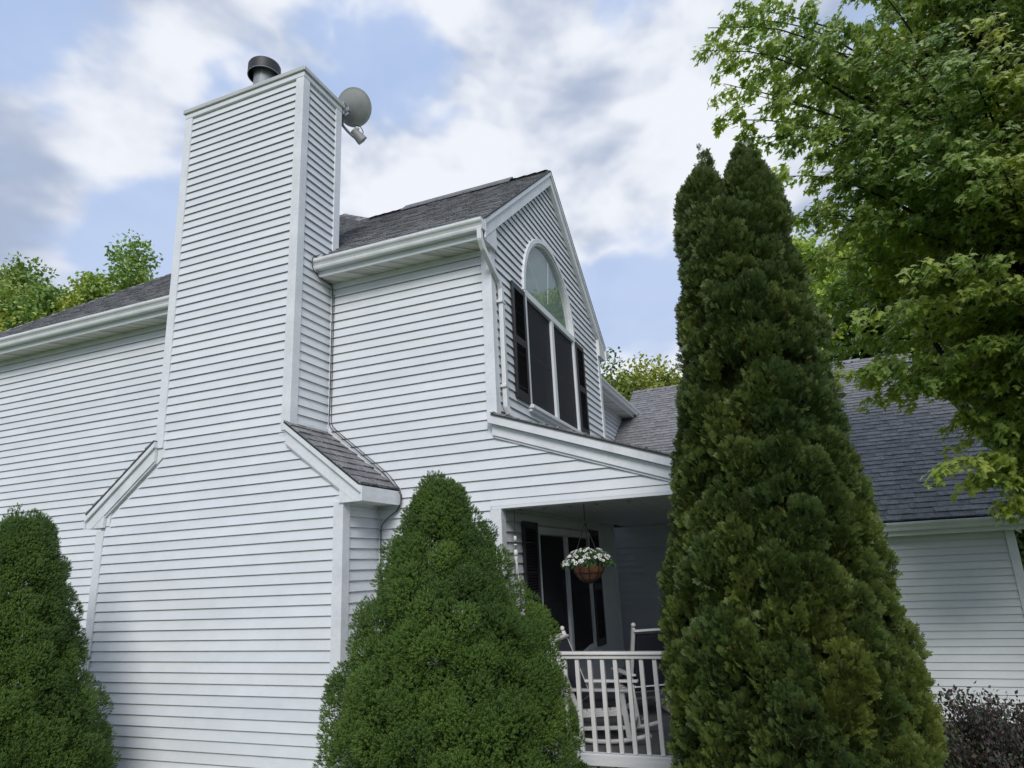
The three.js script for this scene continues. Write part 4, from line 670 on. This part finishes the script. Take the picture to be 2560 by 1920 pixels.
// purple-leaved shrub by the garage
{
  const r = rng(31), t = thing('purple_shrub', 'purple-leaved shrub against the garage wall at the lower right', 'shrub'), c = V3(4.12, -0.58, -2.1);
  const lf = polys([[V3(0, 0, 0), V3(0.011, 0.016, 0.003), V3(0, 0.042, -0.004), V3(-0.011, 0.016, 0.003)]]), n = 7000, im = new THREE.InstancedMesh(lf, leafMat([0.052, 0.044, 0.040], 0.15), n); im.name = 'foliage'; im.userData.kind = 'stuff';
  const stems = []; let i = 0;
  for (let s = 0; s < 60; s++) { const a = r() * 6.283, sp = 0.75 * Math.sqrt(r()), h = 0.74 + 0.38 * r() - sp * 0.35, pts = [V3(c.x + 0.1 * Math.cos(a), c.y, c.z + 0.1 * Math.sin(a)), V3(c.x + sp * 0.55 * Math.cos(a), c.y + h * 0.55, c.z + sp * 0.55 * Math.sin(a)), V3(c.x + sp * Math.cos(a), c.y + h, c.z + sp * Math.sin(a))]; stems.push(limb(pts, [0.007, 0.005, 0.002], 4));
    const cv = new THREE.CatmullRomCurve3(pts); for (let k = 0; k < n / 60 && i < n; k++, i++) { const q = 0.25 + 0.75 * Math.pow(r(), 0.6), p = cv.getPointAt(Math.min(1, q)).add(V3((r() - 0.5) * 0.2, (r() - 0.5) * 0.16, (r() - 0.5) * 0.2)), v = r(); place(im, i, p, V3(r() - 0.5, r() * 0.9, r() - 0.5).normalize(), r() * 6.3, 0.8 + r() * 0.6, v > 0.8 ? C(0.7, 1.5, 0.7) : C(0.75 + r() * 0.6, 0.7 + r() * 0.4, 0.75 + r() * 0.4)); } }
  mesh('stems', mergeGeometries(stems), barkBrown, t); im.count = i; t.add(im);
}
// ============================================================ MAPLE
function mapleLeaf() {
  const half = [[0.025, 0.0], [0.16, -0.06], [0.30, -0.07], [0.235, 0.06], [0.36, 0.10], [0.54, 0.20], [0.42, 0.27], [0.45, 0.38], [0.30, 0.35], [0.165, 0.42], [0.205, 0.56], [0.265, 0.70], [0.15, 0.70], [0.09, 0.84], [0.0, 1.02]];
  const out = [...half, ...half.slice(0, -1).reverse().map(([x, y]) => [-x, y])], bend = (x, y) => V3(x, y, -0.22 * Math.abs(x) - 0.16 * y * y + 0.02), c = bend(0, 0.28), q = [];
  for (let i = 0; i < out.length; i++) { const a = out[i], b = out[(i + 1) % out.length]; q.push([c, bend(...a), bend(...b)]); }
  q.push([bend(-0.012, 0.0), bend(0.012, 0.0), V3(0.006, -0.45, 0.08), V3(-0.006, -0.45, 0.08)]);
  return polys(q);
}
const mLeaf = mapleLeaf();
{
  const r = rng(41), t = thing('maple_tree', 'large green maple tree overhanging the garage from the right edge', 'tree');
  const base = V3(6.35, -0.66, -4.3);
  const tp = [base, V3(6.3, 1.0, -4.2), V3(6.25, 3.0, -3.9), V3(6.1, 5.5, -3.5), V3(5.9, 8.5, -3.2), V3(5.7, 11.0, -3.0)];
  mesh('trunk', limb(tp, [0.20, 0.17, 0.15, 0.11, 0.07, 0.03], 10), barkGrey, t);
  const trunkAt = new THREE.CatmullRomCurve3(tp);
  const stem = [V3(6.2, 0.3, -4.3), V3(5.55, 1.47, -4.28), V3(5.34, 2.32, -4.06), V3(5.01, 3.51, -3.80), V3(4.67, 4.45, -3.72), V3(4.35, 5.4, -3.6)];
  mesh('limb', limb(stem, [0.10, 0.075, 0.055, 0.045, 0.032, 0.018], 8), barkGrey, t);
  mesh('limb', limb([V3(6.0, 0.7, -4.2), V3(5.7, 1.7, -3.95), V3(5.42, 2.5, -3.8), V3(5.2, 3.3, -3.5), V3(5.0, 4.2, -3.0)], [0.07, 0.05, 0.036, 0.028, 0.014], 7), barkGrey, t);
  const tips = [[2.42, 7.71, -1.09], [2.54, 8.27, -1.42], [2.92, 8.83, -1.85], [2.63, 7.17, -1.11], [3.02, 7.27, -1.68], [2.48, 6.95, -1.45], [2.77, 6.90, -1.91], [2.97, 6.26, -1.85], [3.20, 6.02, -2.57], [3.25, 5.37, -2.55], [3.39, 4.97, -3.17], [3.48, 4.49, -3.69], [3.68, 3.94, -2.92], [3.95, 3.69, -2.88], [4.27, 3.65, -2.80], [3.59, 3.82, -2.48], [4.43, 2.67, -2.70], [4.76, 2.55, -3.09], [4.99, 2.21, -3.06], [3.88, 4.40, -1.86], [4.44, 4.63, -1.46], [4.98, 4.41, -1.74], [4.82, 3.94, -2.26], [4.39, 5.64, -1.14], [3.78, 6.45, -1.33], [4.26, 7.06, -1.12], [4.86, 6.47, -0.85], [5.01, 5.38, -1.02], [3.74, 7.52, -1.44], [3.37, 8.12, -2.01], [3.58, 6.33, -2.18], [3.88, 5.50, -2.10], [4.85, 3.1, -3.0], [5.05, 3.4, -3.1], [5.1, 2.8, -3.3], [4.95, 3.7, -2.8], [4.7, 3.3, -3.2], [5.2, 3.1, -3.4], [5.0, 4.2, -3.2], [2.75, 7.9, -1.3], [3.1, 7.7, -1.5], [3.2, 6.7, -1.6], [3.0, 8.4, -1.6], [3.35, 5.8, -2.2], [3.6, 5.1, -2.9]].map((p) => V3(...p));
  while (tips.length < 190) { const d = V3(r() * 2 - 1, r() * 2 - 1, r() * 2 - 1); if (d.lengthSq() > 1) continue; d.normalize().multiplyScalar(0.62 + 0.38 * r()); const p = V3(6.0 + d.x * 2.9, 6.9 + d.y * 4.0, -2.9 + d.z * 2.6); if (p.x < 3.7 && p.y < 8.5) continue; if (p.y < 3.3 || (p.z < -4.6 && p.y < 4.5)) continue; tips.push(p); }
  const leaves = [], twigs = [], boughs = [];
  for (const tip of tips) {
    const ty = Math.min(10.2, Math.max(1.6, tip.y * 0.72 + 0.3)), s = trunkAt.getPointAt(Math.min(0.97, Math.max(0.12, (ty + 0.66) / 11.9))), d = tip.clone().sub(s), len = d.length();
    const m1 = s.clone().addScaledVector(d, 0.4).add(V3((r() - 0.5) * 0.3, 0.12 * len * (0.6 + r() * 0.6), (r() - 0.5) * 0.3)), m2 = s.clone().addScaledVector(d, 0.75).add(V3((r() - 0.5) * 0.25, 0.09 * len, (r() - 0.5) * 0.25)), pts = [s, m1, m2, tip];
    boughs.push(limb(pts, [0.014 + 0.011 * len, 0.009 + 0.006 * len, 0.012, 0.004], 6));
    const cv = new THREE.CatmullRomCurve3(pts), n = Math.round(7 + len * 1.5);
    for (let i = 0; i < n; i++) {
      const u = 0.38 + 0.62 * (i + r() * 0.6) / n, o = cv.getPointAt(Math.min(1, u)), dir = cv.getTangentAt(Math.min(1, u)), sd = V3(-dir.z, 0, dir.x).normalize().multiplyScalar(i & 1 ? 1 : -1), tl = (0.30 + 0.45 * r()) * (1.15 - 0.5 * u) * (u > 0.97 ? 0.4 : 1);
      const e = o.clone().addScaledVector(dir, tl * 0.55).addScaledVector(sd, tl * (0.6 + 0.5 * r())).add(V3(0, -tl * (0.05 + 0.35 * r()), 0)), mid = o.clone().lerp(e, 0.5).add(V3(0, 0.05, 0));
      twigs.push(limb([o, mid, e], [0.005, 0.004, 0.0015], 4));
      const tc = new THREE.CatmullRomCurve3([o, mid, e]), k = Math.round(28 + tl * 62), tone = fbm(e.x * 0.9 + 3, e.y * 0.9, e.z * 0.9, 3);
      for (let j = 0; j < k; j++) { const v = 0.12 + 0.88 * (j + r()) / k, p = tc.getPointAt(Math.min(1, v)).add(V3((r() - 0.5) * 0.17, (r() - 0.65) * 0.15, (r() - 0.5) * 0.17)); leaves.push({ p, out: V3((r() - 0.5) * 1.6 + dir.x * 0.7, -0.35 - 0.75 * r(), (r() - 0.5) * 1.6 + dir.z * 0.7).normalize(), s: 0.062 + 0.040 * r(), tone: tone + (r() - 0.5) * 0.3, h: r(), tw: (r() - 0.5) * 1.5 }); }
    }
  }
  const bm = mesh('boughs', mergeGeometries(boughs), barkGrey, t); bm.userData.kind = 'stuff'; const tm = mesh('twigs', mergeGeometries(twigs), barkBrown, t); tm.userData.kind = 'stuff';
  const colour = (l) => { const v = Math.min(1, Math.max(0, l.tone)), k = 0.70 + 0.55 * v; return l.h > 0.94 ? C(1.3, 1.25, 1.1) : C(k * (0.66 + 0.5 * v), k, k * (0.9 - 0.25 * v)); };
  const mat = leafMat([0.36, 0.45, 0.06], 0.6, 0.6);
  // blade faces up, tip hangs outwards
  const orient = (l, q) => { const y = l.out, up = V3(0, 1, 0).addScaledVector(y, -y.y), z = up.normalize().applyAxisAngle(y, l.tw), x = new THREE.Vector3().crossVectors(y, z); return q.setFromRotationMatrix(new THREE.Matrix4().makeBasis(x, y, z)); };
  camera.updateMatrixWorld(); const inv = camera.matrixWorldInverse.copy(camera.matrixWorld).invert();
  leaves.forEach((l) => { const c = l.p.clone().applyMatrix4(inv), f = Math.tan(59.08 / 2 * Math.PI / 180), sx = c.x / (-c.z * f * 4 / 3), sy = c.y / (-c.z * f); l.near = Math.abs(sx) < 1 && Math.abs(sy) < 1 ? -c.z : 99; });
  leaves.sort((a, b) => a.near - b.near);
  const q = new THREE.Quaternion(), tones = [0.2, 0.4, 0.6, 0.8].map((v) => { const m = mat.clone(); m.color.multiply(colour({ tone: v, h: 0 })); return m; });
  leaves.slice(0, 300).forEach((l) => { const m = mesh('leaf', mLeaf, tones[Math.min(3, Math.max(0, Math.floor(l.tone * 4)))], t); m.position.copy(l.p); m.quaternion.copy(orient(l, q)); m.scale.setScalar(l.s); });
  const rest = leaves.slice(300), im = new THREE.InstancedMesh(mLeaf, mat, rest.length); im.name = 'crown'; im.userData.kind = 'stuff';
  rest.forEach((l, i) => { im.setMatrixAt(i, place.m.compose(l.p, orient(l, q), place.s.set(l.s, l.s, l.s))); im.setColorAt(i, colour(l)); }); t.add(im);
}
// ============================================================ TREES BEHIND
const sprig = (() => { const r = rng(55), q = []; for (let i = 0; i < 9; i++) { const o = V3((r() - 0.5) * 0.34, (r() - 0.5) * 0.30, (r() - 0.5) * 0.34), d = V3(r() - 0.5, r() * 0.6 - 0.5, r() - 0.5).normalize(), s = new THREE.Vector3().crossVectors(d, V3(r() - 0.5, 1, r() - 0.5)).normalize().multiplyScalar(0.035), l = 0.10 + 0.04 * r(); q.push([o, o.clone().addScaledVector(d, l * 0.45).add(s), o.clone().addScaledVector(d, l), o.clone().addScaledVector(d, l * 0.45).sub(s)]); } return polys(q); })();
function farTree(label, base, h, crown, n, colour, seed, group, trunkR = 0.16) {
  const r = rng(seed), t = thing('broadleaf_tree', label, 'tree', group), b = V3(...base), top = b.clone().add(V3((r() - 0.5) * 0.6, h * 0.9, (r() - 0.5) * 0.6));
  mesh('trunk', limb([b, b.clone().lerp(top, 0.35).add(V3((r() - 0.5) * 0.5, 0, (r() - 0.5) * 0.5)), b.clone().lerp(top, 0.7), top], [trunkR * 1.25, trunkR, trunkR * 0.6, 0.02], 8), barkBrown, t);
  const tc = new THREE.CatmullRomCurve3([b, b.clone().lerp(top, 0.35), b.clone().lerp(top, 0.7), top]), pts = [], br = [];
  const nb = 46;
  for (let i = 0; i < nb; i++) {
    let d; do { d = V3(r() * 2 - 1, r() * 2 - 1, r() * 2 - 1); } while (d.lengthSq() > 1); d.normalize().multiplyScalar(0.65 + 0.38 * r());
    const tip = V3(b.x + crown[0] + d.x * crown[3], b.y + crown[1] + d.y * crown[4], b.z + crown[2] + d.z * crown[3]), s = tc.getPointAt(Math.min(0.95, Math.max(0.2, (tip.y - b.y) / h * 0.72)));
    const m = s.clone().lerp(tip, 0.55).add(V3(0, (r() - 0.2) * 0.5, 0)); br.push(limb([s, m, tip], [0.05, 0.03, 0.008], 5));
    const cl = 3 + ((r() * 3) | 0); for (let c = 0; c < cl; c++) pts.push({ p: s.clone().lerp(tip, 0.55 + 0.45 * (c + 0.6) / cl).add(V3((r() - 0.5) * 0.9, (r() - 0.5) * 0.7, (r() - 0.5) * 0.9)), R: 0.42 + 0.5 * r(), tone: r() });
  }
  mesh('branches', mergeGeometries(br), barkBrown, t).userData.kind = 'stuff';
  const im = new THREE.InstancedMesh(sprig, leafMat(colour, 0.4, 0.6), n); im.name = 'crown'; im.userData.kind = 'stuff';
  for (let i = 0; i < n; i++) { const c = pts[(r() * pts.length) | 0]; let d; do { d = V3(r() * 2 - 1, r() * 2 - 1, r() * 2 - 1); } while (d.lengthSq() > 1); const p = c.p.clone().addScaledVector(d, c.R), k = 0.6 + 0.5 * c.tone + 0.3 * r(); place(im, i, p, V3(r() - 0.5, r(), r() - 0.5).normalize(), r() * 6.3, 1.1 + 0.7 * r(), C(k * (0.8 + 0.4 * c.tone), k, k * 0.85)); }
  t.add(im); return t;
}
const gL = 'trees behind the left roof', gR = 'trees behind the garage roof';
farTree('leafy tree behind the roof at the far left edge', [-24.2, -0.5, -9.6], 14.9, [0, 10.2, 0, 4.8, 4.9], 17000, [0.30, 0.42, 0.09], 61, gL, 0.2);
farTree('tallest leafy tree behind the left roof, beside the chimney', [-20.0, -1.0, -10.6], 14.6, [0, 10.4, 0, 4.2, 4.9], 17000, [0.34, 0.45, 0.09], 62, gL, 0.2);
farTree('low leafy tree peeping over the left roof next to the chimney', [-17.4, -0.5, -12.2], 13.6, [0, 9.6, 0, 3.0, 4.2], 9500, [0.31, 0.44, 0.09], 63, gL, 0.16);
farTree('yellow-green tree crown above the garage ridge, left of the arborvitae', [-1.5, -0.8, -17.4], 9.7, [0, 6.35, 0, 1.9, 3.0], 7920, [0.30, 0.36, 0.06], 64, gR, 0.14);
farTree('green tree peeping out beside the right end of the gable', [-3.4, -0.8, -18.4], 10.4, [0, 6.6, 0, 2.0, 3.2], 7040, [0.17, 0.25, 0.045], 65, gR, 0.14);
farTree('yellow-green tree touching the arborvitae above the garage ridge', [1.2, -0.8, -19.0], 9.2, [0, 5.9, 0, 2.2, 2.9], 7040, [0.27, 0.36, 0.055], 66, gR, 0.14);
farTree('bright green tree behind the garage, right of the arborvitae', [5.4, -0.8, -17.2], 13.8, [0, 9.2, 0, 3.6, 4.8], 19000, [0.33, 0.47, 0.06], 67, gR, 0.18);
farTree('tall tree behind the garage, hidden among the maple leaves', [9.2, -0.8, -17.5], 15.5, [0, 10.0, 0, 3.6, 5.4], 14300, [0.10, 0.18, 0.03], 68, gR, 0.22);
farTree('dark green tree beyond the right end of the garage', [8.3, -0.9, -12.8], 9.0, [0, 4.0, 0, 2.3, 4.2], 13200, [0.06, 0.12, 0.025], 69, gR, 0.18);

// hedge along the porch front, which keeps the porch dark
for (const [x, z, sd, lb] of [[2.86, -0.95, 91, 'first evergreen hedge bush along the porch front, counted from the arborvitae'], [2.84, -1.8, 92, 'second evergreen hedge bush along the porch front, counted from the arborvitae'], [2.84, -2.65, 93, 'third evergreen hedge bush along the porch front, counted from the arborvitae'], [2.82, -3.5, 94, 'fourth evergreen hedge bush along the porch front, counted from the arborvitae'], [2.8, -4.35, 95, 'last evergreen hedge bush along the porch front, next to the garage wall']])
  evergreen({ ...spruce, name: 'hedge_bush', group: 'hedge along the porch front', label: lb, seed: sd, at: [x, z], fill: 60, lobes: 40, lobe: [0.18, 0.28], per: 12, size: [0.08, 0.13], count: 8000, scale: 1.3, rmax: 0.5, profile: [[-0.7, 0.42, 0], [0.3, 0.46, 0], [1.7, 0.46, 0], [2.2, 0.38, 0], [2.45, 0.1, 0]] });

scene.traverse((o) => { if (o.isMesh) { o.castShadow = true; o.receiveShadow = true; } });
renderer.render(scene, camera);
